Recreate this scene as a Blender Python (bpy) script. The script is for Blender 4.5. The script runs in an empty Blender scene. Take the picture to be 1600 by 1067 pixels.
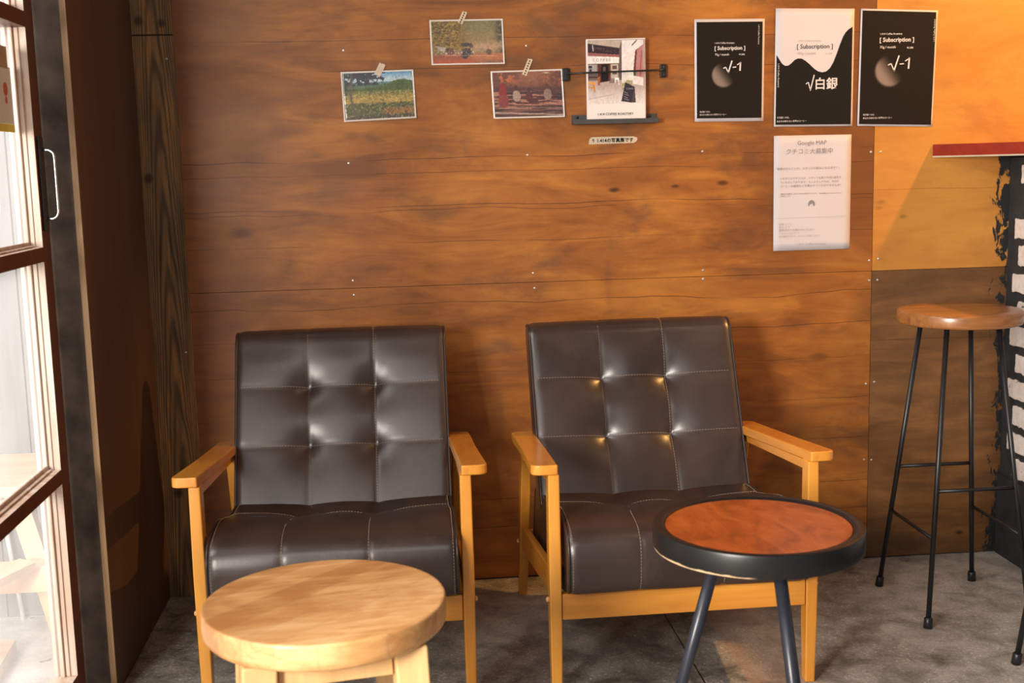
import bpy, bmesh, math, random
import numpy as np
from mathutils import Vector, Matrix, noise

S = bpy.context.scene
COL = S.collection
PI = math.pi

# ------------------------------------------------------------------ camera
CAM = Vector((-0.14549, -3.09838, 1.10174))
R_ = Vector((0.99547551, -0.09181815, -0.02445286))
U_ = Vector((0.03746584, 0.14279753, 0.98904256))
F_ = Vector((0.08732025, 0.98548379, -0.14559149))
cd = bpy.data.cameras.new('camera')
cam = bpy.data.objects.new('camera', cd)
COL.objects.link(cam)
m = Matrix((R_, U_, -F_)).transposed().to_4x4()
m.translation = CAM
cam.matrix_world = m
cd.sensor_width = 36.0
cd.lens = 42.207
cd.clip_start = 0.05
cd.dof.use_dof = True
cd.dof.focus_distance = 2.85
cd.dof.aperture_fstop = 5.6
S.camera = cam

# ------------------------------------------------------------------ view, world, lights
S.view_settings.view_transform = 'Standard'
S.view_settings.look = 'None'
S.view_settings.gamma = 1.0
S.view_settings.use_curve_mapping = False
S.view_settings.exposure = 0.0

w = bpy.data.worlds.new('world')
S.world = w
w.use_nodes = True
bg = w.node_tree.nodes['Background']
bg.inputs[0].default_value = (0.95, 0.97, 1.0, 1)
bg.inputs[1].default_value = 0.24


def area(name, loc, target, sx, sy, power, color):
    l = bpy.data.lights.new(name, 'AREA')
    l.shape = 'RECTANGLE'
    l.size, l.size_y = sx, sy
    l.energy = power
    l.color = color
    o = bpy.data.objects.new(name, l)
    COL.objects.link(o)
    o.location = loc
    o.rotation_euler = (Vector(target) - Vector(loc)).to_track_quat('-Z', 'Y').to_euler()
    return o


def bulb(name, loc, power, color, radius):
    l = bpy.data.lights.new(name, 'POINT')
    l.energy = power
    l.color = color
    l.shadow_soft_size = radius
    o = bpy.data.objects.new(name, l)
    COL.objects.link(o)
    o.location = loc
    return o


area('daylight_shop_front', (-1.70, -3.45, 1.30), (0.25, 0, 0.55), 0.75, 0.8, 185, (1.0, 0.92, 0.83))
area('daylight_fanlight', (-0.5, -3.3, 2.42), (0.0, -0.5, 0.3), 1.6, 0.5, 17, (1.0, 0.95, 0.90))
area('daylight_side_door', (-2.3, -1.6, 3.1), (-1.15, -0.7, 0.0), 1.4, 1.4, 105, (1.0, 0.97, 0.93))
lamp = bulb('counter_lamp', (2.15, -0.45, 2.05), 135, (1.0, 0.50, 0.14), 0.025)
lamp.data.type = 'SPOT'          # shaded pendant over the counter
lamp = bpy.data.objects['counter_lamp'].data
lamp.spot_size = math.radians(90)
lamp.spot_blend = .3
bpy.data.objects['counter_lamp'].rotation_euler = (Vector((1.72, 0, 1.25)) - Vector((2.15, -0.45, 2.05))).to_track_quat('-Z', 'Y').to_euler()
bulb('ceiling_lamp', (1.10, -1.55, 2.42), 7, (1.0, 0.74, 0.48), 0.05)


# ------------------------------------------------------------------ helpers


def link(o):
    COL.objects.link(o)
    return o


def tag(o, label=None, cat=None, group=None, kind=None):
    if label: o['label'] = label
    if cat: o['category'] = cat
    if group: o['group'] = group
    if kind: o['kind'] = kind
    return o


def empty(name, loc=(0, 0, 0), rz=0.0):
    o = bpy.data.objects.new(name, None)
    o.empty_display_size = 0.1
    o.location = loc
    o.rotation_euler = (0, 0, rz)
    return link(o)


def obj(name, bm, mat, parent=None, smooth=False, bevel=0.0, seg=2, solid=0.0):
    me = bpy.data.meshes.new(name)
    bmesh.ops.recalc_face_normals(bm, faces=bm.faces[:]) if not solid else None
    bm.to_mesh(me)
    bm.free()
    if isinstance(mat, (list, tuple)):
        for x in mat: me.materials.append(x)
    else:
        me.materials.append(mat)
    if smooth:
        for f in me.polygons: f.use_smooth = True
    o = link(bpy.data.objects.new(name, me))
    if parent: o.parent = parent
    if solid:
        md = o.modifiers.new('solid', 'SOLIDIFY'); md.thickness = solid; md.offset = -1
    if bevel:
        md = o.modifiers.new('bevel', 'BEVEL')
        md.width = bevel; md.segments = seg; md.limit_method = 'ANGLE'; md.angle_limit = math.radians(40)
        md.harden_normals = False
        for f in me.polygons: f.use_smooth = True
        md2 = o.modifiers.new('wn', 'WEIGHTED_NORMAL'); md2.keep_sharp = False
    return o


def box(bm, x0, x1, y0, y1, z0, z1, mi=0):
    v = [bm.verts.new((x, y, z)) for x in (x0, x1) for y in (y0, y1) for z in (z0, z1)]
    fs = []
    for q in ((0, 1, 3, 2), (4, 6, 7, 5), (0, 4, 5, 1), (2, 3, 7, 6), (0, 2, 6, 4), (1, 5, 7, 3)):
        f = bm.faces.new([v[i] for i in q]); f.material_index = mi; fs.append(f)
    return fs


def loft(bm, rings, cap=True, closed=True):
    R = [[bm.verts.new(p) for p in r] for r in rings]
    n = len(R[0])
    for a, b in zip(R, R[1:]):
        for i in range(n if closed else n - 1):
            j = (i + 1) % n
            bm.faces.new((a[i], a[j], b[j], b[i]))
    if cap:
        bm.faces.new(R[0][::-1]); bm.faces.new(R[-1])
    return R


def rect(cx, cy, z, wx, wy):
    return [(cx - wx / 2, cy - wy / 2, z), (cx + wx / 2, cy - wy / 2, z), (cx + wx / 2, cy + wy / 2, z), (cx - wx / 2, cy + wy / 2, z)]


def tube(bm, pts, r, n=10, cap=True):
    pts = [Vector(p) for p in pts]
    rs = r if isinstance(r, (list, tuple)) else [r] * len(pts)
    t = (pts[1] - pts[0]).normalized()
    a = Vector((0, 0, 1)) if abs(t.z) < .9 else Vector((1, 0, 0))
    u = t.cross(a).normalized()
    rings = []
    for i, p in enumerate(pts):
        if i == 0: d = pts[1] - pts[0]
        elif i == len(pts) - 1: d = pts[-1] - pts[-2]
        else: d = pts[i + 1] - pts[i - 1]
        d.normalize()
        u = (u - d * u.dot(d)).normalized()
        v = d.cross(u)
        rings.append([p + (u * math.cos(2 * PI * k / n) + v * math.sin(2 * PI * k / n)) * rs[i] for k in range(n)])
    loft(bm, rings, cap)


def lathe(bm, prof, n=64, c=(0, 0), mi=None):
    rings = []
    for r, z in prof:
        rings.append([bm.verts.new((c[0] + r * math.cos(2 * PI * k / n), c[1] + r * math.sin(2 * PI * k / n), z)) for k in range(n)])
    for a, b in zip(rings, rings[1:]):
        for i in range(n):
            j = (i + 1) % n
            bm.faces.new((a[i], a[j], b[j], b[i]))
    bm.faces.new(rings[0][::-1]); bm.faces.new(rings[-1])


# ------------------------------------------------------------------ materials


class NT:
    def __init__(s, name):
        s.m = bpy.data.materials.new(name); s.m.use_nodes = True
        s.t = s.m.node_tree; s.n = s.t.nodes; s.l = s.t.links
        s.b = s.n['Principled BSDF']
        s.out = s.n['Material Output']

    def new(s, ty, **kw):
        x = s.n.new(ty)
        for k, v in kw.items(): setattr(x, k, v)
        return x

    def set(s, sock, v):
        if hasattr(v, 'is_output') or isinstance(v, bpy.types.NodeSocket): s.l.new(v, sock)
        else: sock.default_value = v

    def math(s, op, a, b=None, c=None):
        x = s.new('ShaderNodeMath', operation=op)
        s.set(x.inputs[0], a)
        if b is not None: s.set(x.inputs[1], b)
        if c is not None: s.set(x.inputs[2], c)
        return x.outputs[0]

    def coord(s, scale=(1, 1, 1), rot=(0, 0, 0), loc=(0, 0, 0), kind='Object'):
        tc = s.new('ShaderNodeTexCoord')
        mp = s.new('ShaderNodeMapping')
        mp.inputs['Scale'].default_value = scale
        mp.inputs['Rotation'].default_value = rot
        mp.inputs['Location'].default_value = loc
        s.l.new(tc.outputs[kind], mp.inputs[0])
        return mp.outputs[0]

    def noise(s, vec, scale=1.0, detail=4.0, rough=.55, dist=0.0):
        x = s.new('ShaderNodeTexNoise')
        s.l.new(vec, x.inputs['Vector'])
        x.inputs['Scale'].default_value = scale; x.inputs['Detail'].default_value = detail
        x.inputs['Roughness'].default_value = rough; x.inputs['Distortion'].default_value = dist
        return x.outputs['Fac']

    def ramp(s, fac, stops, interp='LINEAR'):
        x = s.new('ShaderNodeValToRGB')
        s.l.new(fac, x.inputs[0])
        x.color_ramp.interpolation = interp
        e = x.color_ramp.elements
        while len(e) < len(stops): e.new(.5)
        for el, (p, c) in zip(e, stops):
            el.position = p
            el.color = (*c, 1) if len(c) == 3 else c
        return x.outputs[0]

    def mix(s, fac, a, b, mode='MIX'):
        x = s.new('ShaderNodeMix', data_type='RGBA', blend_type=mode)
        s.set(x.inputs[0], fac)
        for i, v in ((6, a), (7, b)):
            if isinstance(v, tuple) and len(v) == 3: v = (*v, 1)
            s.set(x.inputs[i], v)
        return x.outputs[2]

    def sep(s, vec):
        x = s.new('ShaderNodeSeparateXYZ'); s.l.new(vec, x.inputs[0]); return x.outputs

    def smooth(s, v, a, b):
        x = s.new('ShaderNodeMapRange', interpolation_type='SMOOTHSTEP')
        s.set(x.inputs[0], v); x.inputs[1].default_value = a; x.inputs[2].default_value = b
        return x.outputs[0]

    def bump(s, h, strength=.2, dist=.002):
        x = s.new('ShaderNodeBump'); x.inputs['Strength'].default_value = strength; x.inputs['Distance'].default_value = dist
        s.l.new(h, x.inputs['Height']); s.l.new(x.outputs[0], s.b.inputs['Normal'])

    def base(s, c):
        s.set(s.b.inputs['Base Color'], (*c, 1) if isinstance(c, tuple) and len(c) == 3 else c)

    def p(s, rough=None, metal=None, spec=None, coat=None, coatr=None):
        if rough is not None: s.set(s.b.inputs['Roughness'], rough)
        if metal is not None: s.b.inputs['Metallic'].default_value = metal
        if spec is not None: s.b.inputs['Specular IOR Level'].default_value = spec
        if coat is not None: s.b.inputs['Coat Weight'].default_value = coat
        if coatr is not None: s.b.inputs['Coat Roughness'].default_value = coatr


def srgb(r, g, b):
    f = lambda c: c / 12.92 if c <= .04045 else ((c + .055) / 1.055) ** 2.4
    return (f(r / 255), f(g / 255), f(b / 255))


def plain(name, c, rough=.5, metal=0, spec=.5, var=.15, scale=30, bump=0):
    t = NT(name)
    n = t.noise(t.coord(), scale, 4)
    lo = tuple(x * (1 - var) for x in c); hi = tuple(min(1, x * (1 + var)) for x in c)
    t.base(t.ramp(n, [(.3, lo), (.7, hi)])); t.p(rough, metal, spec)
    if bump: t.bump(n, bump, .001)
    return t.m


def wood(name, dark, light, axis='x', fine=60, coarse=4, rough=.35, coat=0.0, rot=(0, 0, 0), dist=.6, bump=.05):
    t = NT(name)
    k = {'x': (.08, 1, 1), 'y': (1, .08, 1), 'z': (1, 1, .08)}[axis]
    v = t.coord(k, rot)
    a = t.noise(v, fine, 3, .6, dist)
    b = t.noise(v, coarse, 4, .6, dist * 2)
    w_ = t.math('ADD', t.math('MULTIPLY', a, .4), t.math('MULTIPLY', b, .6))
    t.base(t.ramp(w_, [(.32, dark), (.62, light)]))
    t.p(rough, coat=coat, coatr=.2)
    t.bump(a, bump, .001)
    return t.m


def stain_material(name, hues, lines, knots=(), dull=0.0, rough=.5, splotch=False, seed=0):
    lines = [(a * 1.0106, b, c) for a, b, c in lines]
    knots = [(1.0076 * a + .0443 - .0025 * b, 1.0106 * b, c, d) for a, b, c, d in knots]
    """stained veneer: horizontal grain, blotches of stain, wavy dark veneer joints, small knots"""
    d1, mid, hi, grime = hues
    t = NT(name)
    tc = t.coord()
    X, Y, Z = t.sep(tc)
    big = t.noise(t.coord((1.1, 1, 2.0), loc=(seed, 0, 0)), 1.8, 6, .6, .6)
    fig = t.noise(t.coord((1.0, 1, 4.5), loc=(seed, 3, 1)), 2.6, 6, .62, 1.6)
    grain = t.noise(t.coord((7, 1, 120)), 1.0, 4, .65)
    blot = t.noise(t.coord((1.0, 1, 2.1), loc=(4 + seed, 0, 7)), 3.2, 7, .64, .35)
    s_ = t.math('ADD', t.math('MULTIPLY', big, .46), t.math('ADD', t.math('MULTIPLY', fig, .46), t.math('MULTIPLY', grain, .08)))
    c = t.ramp(s_, [(.38, d1), (.50, mid), (.62, hi)])
    c = t.mix(t.math('MULTIPLY', t.smooth(blot, .52, .66), .60), c, grime)
    # vertical brush overlap marks
    vb = t.noise(t.coord((6, 1, .8), loc=(3, 0, 2)), 1.6, 4, .55, .15)
    c = t.mix(t.math('MULTIPLY', t.smooth(vb, .58, .68), .22), c, grime)
    stroke = t.noise(t.coord((.9, 1, 9), loc=(1, 0, 4)), 2.2, 4, .5, 2.4)
    c = t.mix(t.math('MULTIPLY', t.smooth(stroke, .62, .70), .25), c, d1)
    if seed == 0:   # heavier stain towards both ends; left end also has light falloff painted in
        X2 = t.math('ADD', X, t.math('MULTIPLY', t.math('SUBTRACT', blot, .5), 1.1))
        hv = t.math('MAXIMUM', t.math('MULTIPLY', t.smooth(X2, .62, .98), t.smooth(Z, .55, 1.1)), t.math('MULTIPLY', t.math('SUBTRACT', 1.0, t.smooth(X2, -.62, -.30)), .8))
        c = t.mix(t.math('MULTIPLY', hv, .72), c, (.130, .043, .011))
    wob = t.noise(t.coord((1.7, 1, .6), loc=(9, 0, 2)), 1.5, 3, .5)
    wv = t.math('MULTIPLY', t.math('SUBTRACT', wob, .5), .06)
    brk = t.noise(t.coord((2.2, 1, 30), loc=(2, 0, 0)), 1.2, 2)
    tot = None
    for i, (z, amp, wd) in enumerate(lines):
        dz = t.math('ABSOLUTE', t.math('SUBTRACT', t.math('SUBTRACT', Z, z), t.math('MULTIPLY', wv, amp)))
        k = t.math('SUBTRACT', 1.0, t.smooth(dz, wd * .25, wd * .8))
        tot = k if tot is None else t.math('MAXIMUM', tot, k)
    if tot is not None:
        tot = t.math('MULTIPLY', tot, t.smooth(brk, .36, .54))
        c = t.mix(t.math('MULTIPLY', tot, .75), c, (d1[0] * .35, d1[1] * .3, d1[2] * .3))
    for (kx, kz, r, s) in knots:
        dx = t.math('MULTIPLY', t.math('SUBTRACT', X, kx), .45)
        dz = t.math('SUBTRACT', Z, kz)
        r2 = t.math('SQRT', t.math('ADD', t.math('MULTIPLY', dx, dx), t.math('MULTIPLY', dz, dz)))
        r2 = t.math('ADD', r2, t.math('MULTIPLY', t.math('SUBTRACT', blot, .5), r * 1.5))
        c = t.mix(t.math('MULTIPLY', t.math('SUBTRACT', 1.0, t.smooth(r2, r * .2, r)), s), c, (d1[0] * .35, d1[1] * .35, d1[2] * .4))
    if splotch:   # black paint smeared over from the brickwork
        nz = t.noise(t.coord((3, 1, 1.3)), 16, 6, .65, .5)
        edge = t.math('ADD', t.math('MULTIPLY', t.math('SUBTRACT', nz, .5), .27), X)
        low = t.noise(t.coord((1, 1, 1), loc=(0, 0, 3)), 5, 3)
        edge = t.math('ADD', edge, t.math('MULTIPLY', t.math('SUBTRACT', low, .55), .12))
        c = t.mix(t.math('MULTIPLY', t.smooth(edge, 1.443, 1.456), t.math('SUBTRACT', 1.0, t.smooth(Z, 1.095, 1.105))), c, (.018, .02, .022))
    t.base(c)
    rr = t.math('ADD', rough, t.math('MULTIPLY', t.math('SUBTRACT', blot, .5), .3))
    t.p(rr, spec=.4)
    t.bump(t.math('SUBTRACT', grain, t.math('MULTIPLY', tot, 2.0) if tot is not None else 0.0), .12, .001)
    return t.m


LINES = [(1.405, .25, .0016), (1.333, .5, .0016), (1.110, .6, .0018), (1.075, .3, .0013), (.990, .5, .0018),
         (.978, .9, .0014), (.897, .5, .0016), (.735, 1.2, .0019), (.652, .7, .0016), (.560, .8, .0014), (.45, .6, .0014),
         (.34, .6, .0014), (.221, .5, .0016), (.145, .5, .0017), (.06, .4, .0013)]
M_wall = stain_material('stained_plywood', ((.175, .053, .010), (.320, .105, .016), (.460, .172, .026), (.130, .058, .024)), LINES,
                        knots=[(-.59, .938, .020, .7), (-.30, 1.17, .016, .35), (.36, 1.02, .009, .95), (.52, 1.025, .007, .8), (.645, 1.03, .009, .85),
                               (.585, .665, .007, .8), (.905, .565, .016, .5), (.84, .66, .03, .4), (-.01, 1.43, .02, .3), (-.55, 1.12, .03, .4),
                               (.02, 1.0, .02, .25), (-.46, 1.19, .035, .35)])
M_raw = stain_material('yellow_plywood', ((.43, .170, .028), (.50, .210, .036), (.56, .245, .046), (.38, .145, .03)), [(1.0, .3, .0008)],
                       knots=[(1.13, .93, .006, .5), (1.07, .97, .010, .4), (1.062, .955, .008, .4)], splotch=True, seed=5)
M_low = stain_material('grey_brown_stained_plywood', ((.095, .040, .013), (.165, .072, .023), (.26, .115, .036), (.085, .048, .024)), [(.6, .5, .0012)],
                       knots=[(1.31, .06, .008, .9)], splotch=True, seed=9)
M_board = wood('dark_brown_board', (.070, .036, .023), (.125, .066, .043), 'z', 30, 3, .5)
M_boardedge = wood('raw_board_edge', (.13, .07, .03), (.32, .19, .09), 'z', 60, 6, .7)
M_jamb = plain('grey_black_paint', (.060, .043, .033), .85, spec=.15, var=.5, scale=14, bump=.3)
M_red = wood('red_brown_varnish', (.075, .018, .009), (.15, .036, .014), 'z', 40, 4, .4)
M_reveal = wood('daylit_door_wood', (.48, .23, .11), (.72, .61, .53), 'z', 34, 9, .55, dist=1.2)  # daylight on the door's reveals, tops and beads, painted in as paler wood
M_black = plain('black_powder_coat', (.012, .012, .013), .38, var=.2)
M_blackpaint = plain('black_wall_paint', (.020, .022, .024), .7, var=.4, scale=22, bump=.4)
M_chrome = plain('brushed_steel', (.62, .63, .66), .22, metal=1.0, var=.05)
M_screw = plain('zinc_screw', (.70, .70, .70), .35, metal=.7, var=.1)


def post_material():
    t = NT('weathered_post_wood')
    v = t.coord((1, 1, .06))
    a = t.noise(v, 95, 5, .65, .4)
    # cathedral figure: nested arches along the middle of the face
    X, Y, Z = t.sep(t.coord())
    wn = t.noise(t.coord((1, 1, .3)), 9, 3, .5, .3)
    dx = t.math('DIVIDE', t.math('ADD', X, t.math('ADD', .738, t.math('MULTIPLY', t.math('SUBTRACT', wn, .5), .03))), .0125)
    arch = t.math('ADD', t.math('MULTIPLY', Z, 5.5), t.math('ADD', t.math('MULTIPLY', t.math('MULTIPLY', dx, dx), .42), t.math('MULTIPLY', wn, 2.6)))
    r2 = t.smooth(t.math('PINGPONG', arch, .5), .02, .36)
    lo = t.noise(t.coord((1, 1, .12)), 24, 4, .6)
    lo2 = t.noise(t.coord((1, 1, .3)), 5, 3, .5)
    s_ = t.math('ADD', t.math('MULTIPLY', a, .34), t.math('ADD', t.math('MULTIPLY', r2, .13), t.math('ADD', t.math('MULTIPLY', lo, .33), t.math('MULTIPLY', lo2, .2))))
    c = t.ramp(s_, [(.36, (.045, .029, .018)), (.48, (.135, .082, .040)), (.57, (.23, .130, .055)), (.66, (.44, .21, .065))])
    j = t.math('SUBTRACT', 1.0, t.smooth(t.math('ABSOLUTE', t.math('SUBTRACT', Z, 1.438)), .0008, .003))
    c = t.mix(j, c, (.006, .004, .003))
    for kx, kz, r in ((-.772, 1.09, .016), (-.715, 1.466, .014), (-.77, 1.472, .016), (-.75, .28, .016)):
        dx = t.math('SUBTRACT', X, kx); dz = t.math('MULTIPLY', t.math('SUBTRACT', Z, kz), .9)
        q = t.math('SQRT', t.math('ADD', t.math('MULTIPLY', dx, dx), t.math('MULTIPLY', dz, dz)))
        c = t.mix(t.math('MULTIPLY', t.math('SUBTRACT', 1.0, t.smooth(q, r * .3, r)), .75), c, (.014, .009, .005))
    t.base(c); t.p(.6, spec=.3)
    t.bump(s_, .3, .002)
    return t.m


M_post = post_material()


def floor_material(name, lo, hi, groove=True):
    t = NT(name)
    v = t.coord()
    big = t.noise(v, 2.3, 6, .6, .6)
    fine = t.noise(v, 120, 4, .7)
    mid = t.noise(v, 14, 6, .65, .4)
    s_ = t.math('ADD', t.math('MULTIPLY', big, .40), t.math('ADD', t.math('MULTIPLY', mid, .38), t.math('MULTIPLY', fine, .22)))
    c = t.ramp(s_, [(.40, lo), (.60, hi)])
    sp = t.noise(v, 150, 3, .6)
    mk = t.math('MULTIPLY', t.smooth(sp, .585, .66), t.smooth(mid, .42, .56))
    c = t.mix(t.math('MULTIPLY', mk, .6), c, tuple(min(1, x * 1.9) for x in hi))
    pit = t.noise(v, 26, 3, .5)
    c = t.mix(t.math('MULTIPLY', t.smooth(pit, .70, .76), .7), c, tuple(x * .25 for x in lo))
    if groove:
        X, Y, Z = t.sep(v)
        for gx in (.460,):
            g = t.math('SUBTRACT', 1.0, t.smooth(t.math('ABSOLUTE', t.math('SUBTRACT', X, gx)), .0009, .0022))
            c = t.mix(g, c, (.006, .005, .004))
        # brownish worn strip beside the joint
        st = t.math('MULTIPLY', t.smooth(X, .545, .56), t.math('SUBTRACT', 1.0, t.smooth(X, .68, .72)))
        c = t.mix(t.math('MULTIPLY', st, .35), c, (hi[0] * 1.0, hi[1] * .62, hi[2] * .4))
    t.base(c); t.p(.5, spec=.5)
    t.bump(t.math('ADD', fine, mid), .45, .003)
    return t.m


M_floor = floor_material('worn_concrete', (.115, .101, .086), (.52, .47, .41))
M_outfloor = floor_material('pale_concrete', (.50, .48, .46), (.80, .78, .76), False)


def leather_material():
    t = NT('dark_brown_leather')
    v = t.coord()
    n = t.noise(v, 5, 4, .6)
    c = t.ramp(n, [(.35, (.026, .0155, .0135)), (.65, (.044, .0265, .0235))])
    # fine scuffs
    sc = t.noise(t.coord((1, 1, .22)), 26, 5, .75, 3.5)
    k = t.math('SUBTRACT', 1.0, t.smooth(t.math('ABSOLUTE', t.math('SUBTRACT', sc, .5)), .002, .010))
    k = t.math('MULTIPLY', k, t.smooth(t.noise(v, 7, 2), .50, .66))
    c = t.mix(t.math('MULTIPLY', k, .22), c, (.20, .17, .15))
    t.base(c)
    g = t.noise(v, 420, 2, .5)
    r = t.math('ADD', t.math('ADD', .27, t.math('MULTIPLY', n, .12)), t.math('MULTIPLY', k, .1))
    t.p(r, spec=.75)
    crease = t.noise(v, 38, 4, .6, 1.5)
    t.bump(t.math('ADD', t.math('MULTIPLY', g, .25), crease), .12, .0015)
    return t.m


M_leather = leather_material()
M_piping = plain('leather_piping', (.030, .020, .018), .3, var=.1)
M_stitch = plain('tan_thread', (.34, .26, .20), .8, var=.1)
M_beech = wood('varnished_orange_beech', (.58, .210, .022), (.82, .36, .050), 'z', 40, 3, .28, coat=.5)
M_beechx = wood('varnished_orange_beech_rail', (.52, .180, .020), (.78, .33, .044), 'x', 40, 3, .28, coat=.5)
M_beechy = wood('varnished_orange_beech_arm', (.55, .190, .021), (.80, .34, .046), 'y', 40, 3, .26, coat=.5)
M_plug = plain('pale_wood_plug', (.75, .42, .18), .45, var=.1)


def stooltop_material():
    """laminated strips of pale rubberwood, strip direction turned in the top"""
    t = NT('pale_laminated_wood')
    rot = (0, 0, math.radians(-38))
    v = t.coord((1, 1, 1), rot)
    X, Y, Z = t.sep(v)
    idx = t.math('FLOOR', t.math('DIVIDE', t.math('ADD', Y, 5.013), .052))
    wn = t.new('ShaderNodeTexWhiteNoise', noise_dimensions='1D'); t.l.new(idx, wn.inputs['W'])
    g = t.noise(t.coord((.12, 1, 1), rot), 55, 4, .6, .8)
    b = t.noise(t.coord((.5, 1, 1), rot), 9, 4, .6, 1.0)
    s_ = t.math('ADD', t.math('MULTIPLY', g, .35), t.math('ADD', t.math('MULTIPLY', b, .47), t.math('MULTIPLY', wn.outputs[0], .18)))
    c = t.ramp(s_, [(.38, (.44, .19, .062)), (.50, (.60, .31, .115)), (.62, (.76, .46, .21))])
    kn = t.noise(t.coord((.6, 1, 1), rot, (2, 1, 0)), 13, 3, .5, 1.2)
    c = t.mix(t.math('MULTIPLY', t.smooth(kn, .70, .78), .5), c, (.30, .19, .11))
    fr = t.math('FRACT', t.math('DIVIDE', t.math('ADD', Y, 5.013), .052))
    ln = t.math('SUBTRACT', 1.0, t.smooth(t.math('MINIMUM', fr, t.math('SUBTRACT', 1.0, fr)), .0, .03))
    c = t.mix(t.math('MULTIPLY', ln, .25), c, (.35, .18, .08))
    t.base(c); t.p(.42, coat=.15, coatr=.3); t.bump(g, .05, .001)
    return t.m


M_stooltop = stooltop_material()
M_stoolleg = wood('pale_stool_wood', (.58, .33, .13), (.78, .50, .23), 'z', 45, 5, .45)
M_barseat = wood('varnished_pine_seat', (.17, .062, .018), (.37, .150, .045), 'x', 42, 7, .33, coat=.3, dist=1.6)
M_tabletop = None


def tabletop_material():
    t = NT('red_stained_wood')
    v = t.coord((1, .35, 1), (0, 0, math.radians(30)))
    n = t.noise(v, 26, 5, .65, 1.5)
    b = t.noise(t.coord(), 6, 4, .6, 1.2)
    s_ = t.math('ADD', t.math('MULTIPLY', n, .5), t.math('MULTIPLY', b, .5))
    t.base(t.ramp(s_, [(.34, (.22, .036, .005)), (.5, (.44, .088, .012)), (.66, (.58, .150, .028))]))
    t.p(.4, spec=.35, coat=.15, coatr=.15)
    return t.m


M_tabletop = tabletop_material()


def tablerim_material():
    t = NT('black_painted_rim')
    X, Y, Z = t.sep(t.coord())
    n = t.noise(t.coord((1, 1, 3)), 40, 4, .6)
    low = t.math('SUBTRACT', 1.0, t.smooth(t.math('ADD', Z, t.math('MULTIPLY', n, .008)), .4480, .4500))
    side = t.math('SUBTRACT', 1.0, t.smooth(X, -.07, -.05))     # chipped along one stretch of the lower edge
    t.base(t.mix(t.math('MULTIPLY', low, side), (.009, .009, .010), (.62, .42, .24)))
    t.p(.36, spec=.4)
    return t.m


M_rim = tablerim_material()
M_legblue = plain('blue_black_enamel', (.022, .025, .036), .34, var=.1)
M_counter = wood('red_stained_counter', (.18, .012, .003), (.34, .026, .005), 'x', 30, 4, .35)
M_counter.node_tree.nodes['Principled BSDF'].inputs['Specular IOR Level'].default_value = .15
M_counter.node_tree.nodes['Principled BSDF'].inputs['Roughness'].default_value = .6
M_under = plain('pale_ply_underside', (.45, .36, .24), .6)
M_paper = plain('white_paper', (.60, .535, .54), .6, var=.03, scale=6)
M_ink = plain('black_print', (.014, .012, .010), .5, spec=.12, var=.05)
M_white = plain('white_print', (.66, .60, .58), .5, var=.03)
M_greyink = plain('grey_print', (.24, .21, .21), .6, var=.05)
M_paleink = plain('pale_grey_print', (.42, .37, .37), .6, var=.05)
M_tape = plain('translucent_tape', (.66, .50, .38), .5, var=.1)
M_washi = plain('washi_tape', (.66, .52, .34), .55, var=.08)
M_dot = plain('tape_dot', (.08, .045, .03), .6)
M_rack = plain('grey_steel', (.075, .072, .070), .4, metal=.3, var=.1)
M_label = plain('masking_tape', (.60, .47, .34), .6, var=.08)
M_white_brick = NT('white_painted_brick')
_t = M_white_brick
_n = _t.noise(_t.coord(), 60, 5, .7); _b = _t.noise(_t.coord((1, 1, 1.5)), 26, 4, .6, .6)
_t.base(_t.mix(_t.smooth(_b, .64, .70), _t.ramp(_n, [(.3, (.60, .52, .47)), (.7, (.78, .70, .65))]), (.03, .03, .03)))
_t.p(.6); _t.bump(_n, .3, .002)
M_white_brick = _t.m
M_outwall = wood('grey_weathered_cladding', (.09, .095, .11), (.24, .24, .25), 'z', 20, 6, .7)
M_outwood = wood('pale_peach_timber', (.60, .30, .14), (.84, .55, .34), 'x', 25, 4, .6)  # light peach is the timber's own colour
M_outwoody = wood('pale_peach_timber_plank', (.62, .36, .20), (.84, .62, .42), 'y', 25, 4, .6)  # same peach timber, grain along y
M_pipe = plain('white_pipe', (.75, .76, .76), .4)
M_ceil = wood('dark_ceiling_boards', (.06, .030, .015), (.12, .06, .03), 'y', 20, 3, .6)
M_sidewall = plain('dim_plaster', (.30, .24, .19), .8)


def vc_material(name, rough=.35, coat=0.0):
    t = NT(name)
    a = t.new('ShaderNodeVertexColor'); a.layer_name = 'print'
    t.base(a.outputs[0]); t.p(rough, spec=.5 if coat else .12, coat=coat, coatr=.08)
    return t.m


M_print = vc_material('colour_print', .35, .3)
M_mattprint = vc_material('matt_print', .5)


def glass_material():
    t = NT('dusty_glass')
    tr = t.new('ShaderNodeBsdfTransparent'); tr.inputs[0].default_value = (.96, .97, .97, 1)
    gl = t.new('ShaderNodeBsdfGlossy'); gl.inputs['Roughness'].default_value = .03
    tl = t.new('ShaderNodeBsdfTranslucent'); tl.inputs[0].default_value = (.95, .95, .95, 1)
    n = t.noise(t.coord(), 4, 4)
    m1 = t.new('ShaderNodeMixShader'); t.set(m1.inputs[0], t.math('ADD', .10, t.math('MULTIPLY', n, .18)))
    t.l.new(tr.outputs[0], m1.inputs[1]); t.l.new(tl.outputs[0], m1.inputs[2])
    m2 = t.new('ShaderNodeMixShader'); m2.inputs[0].default_value = .05
    t.l.new(m1.outputs[0], m2.inputs[1]); t.l.new(gl.outputs[0], m2.inputs[2])
    t.l.new(m2.outputs[0], t.out.inputs[0])
    return t.m


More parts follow.
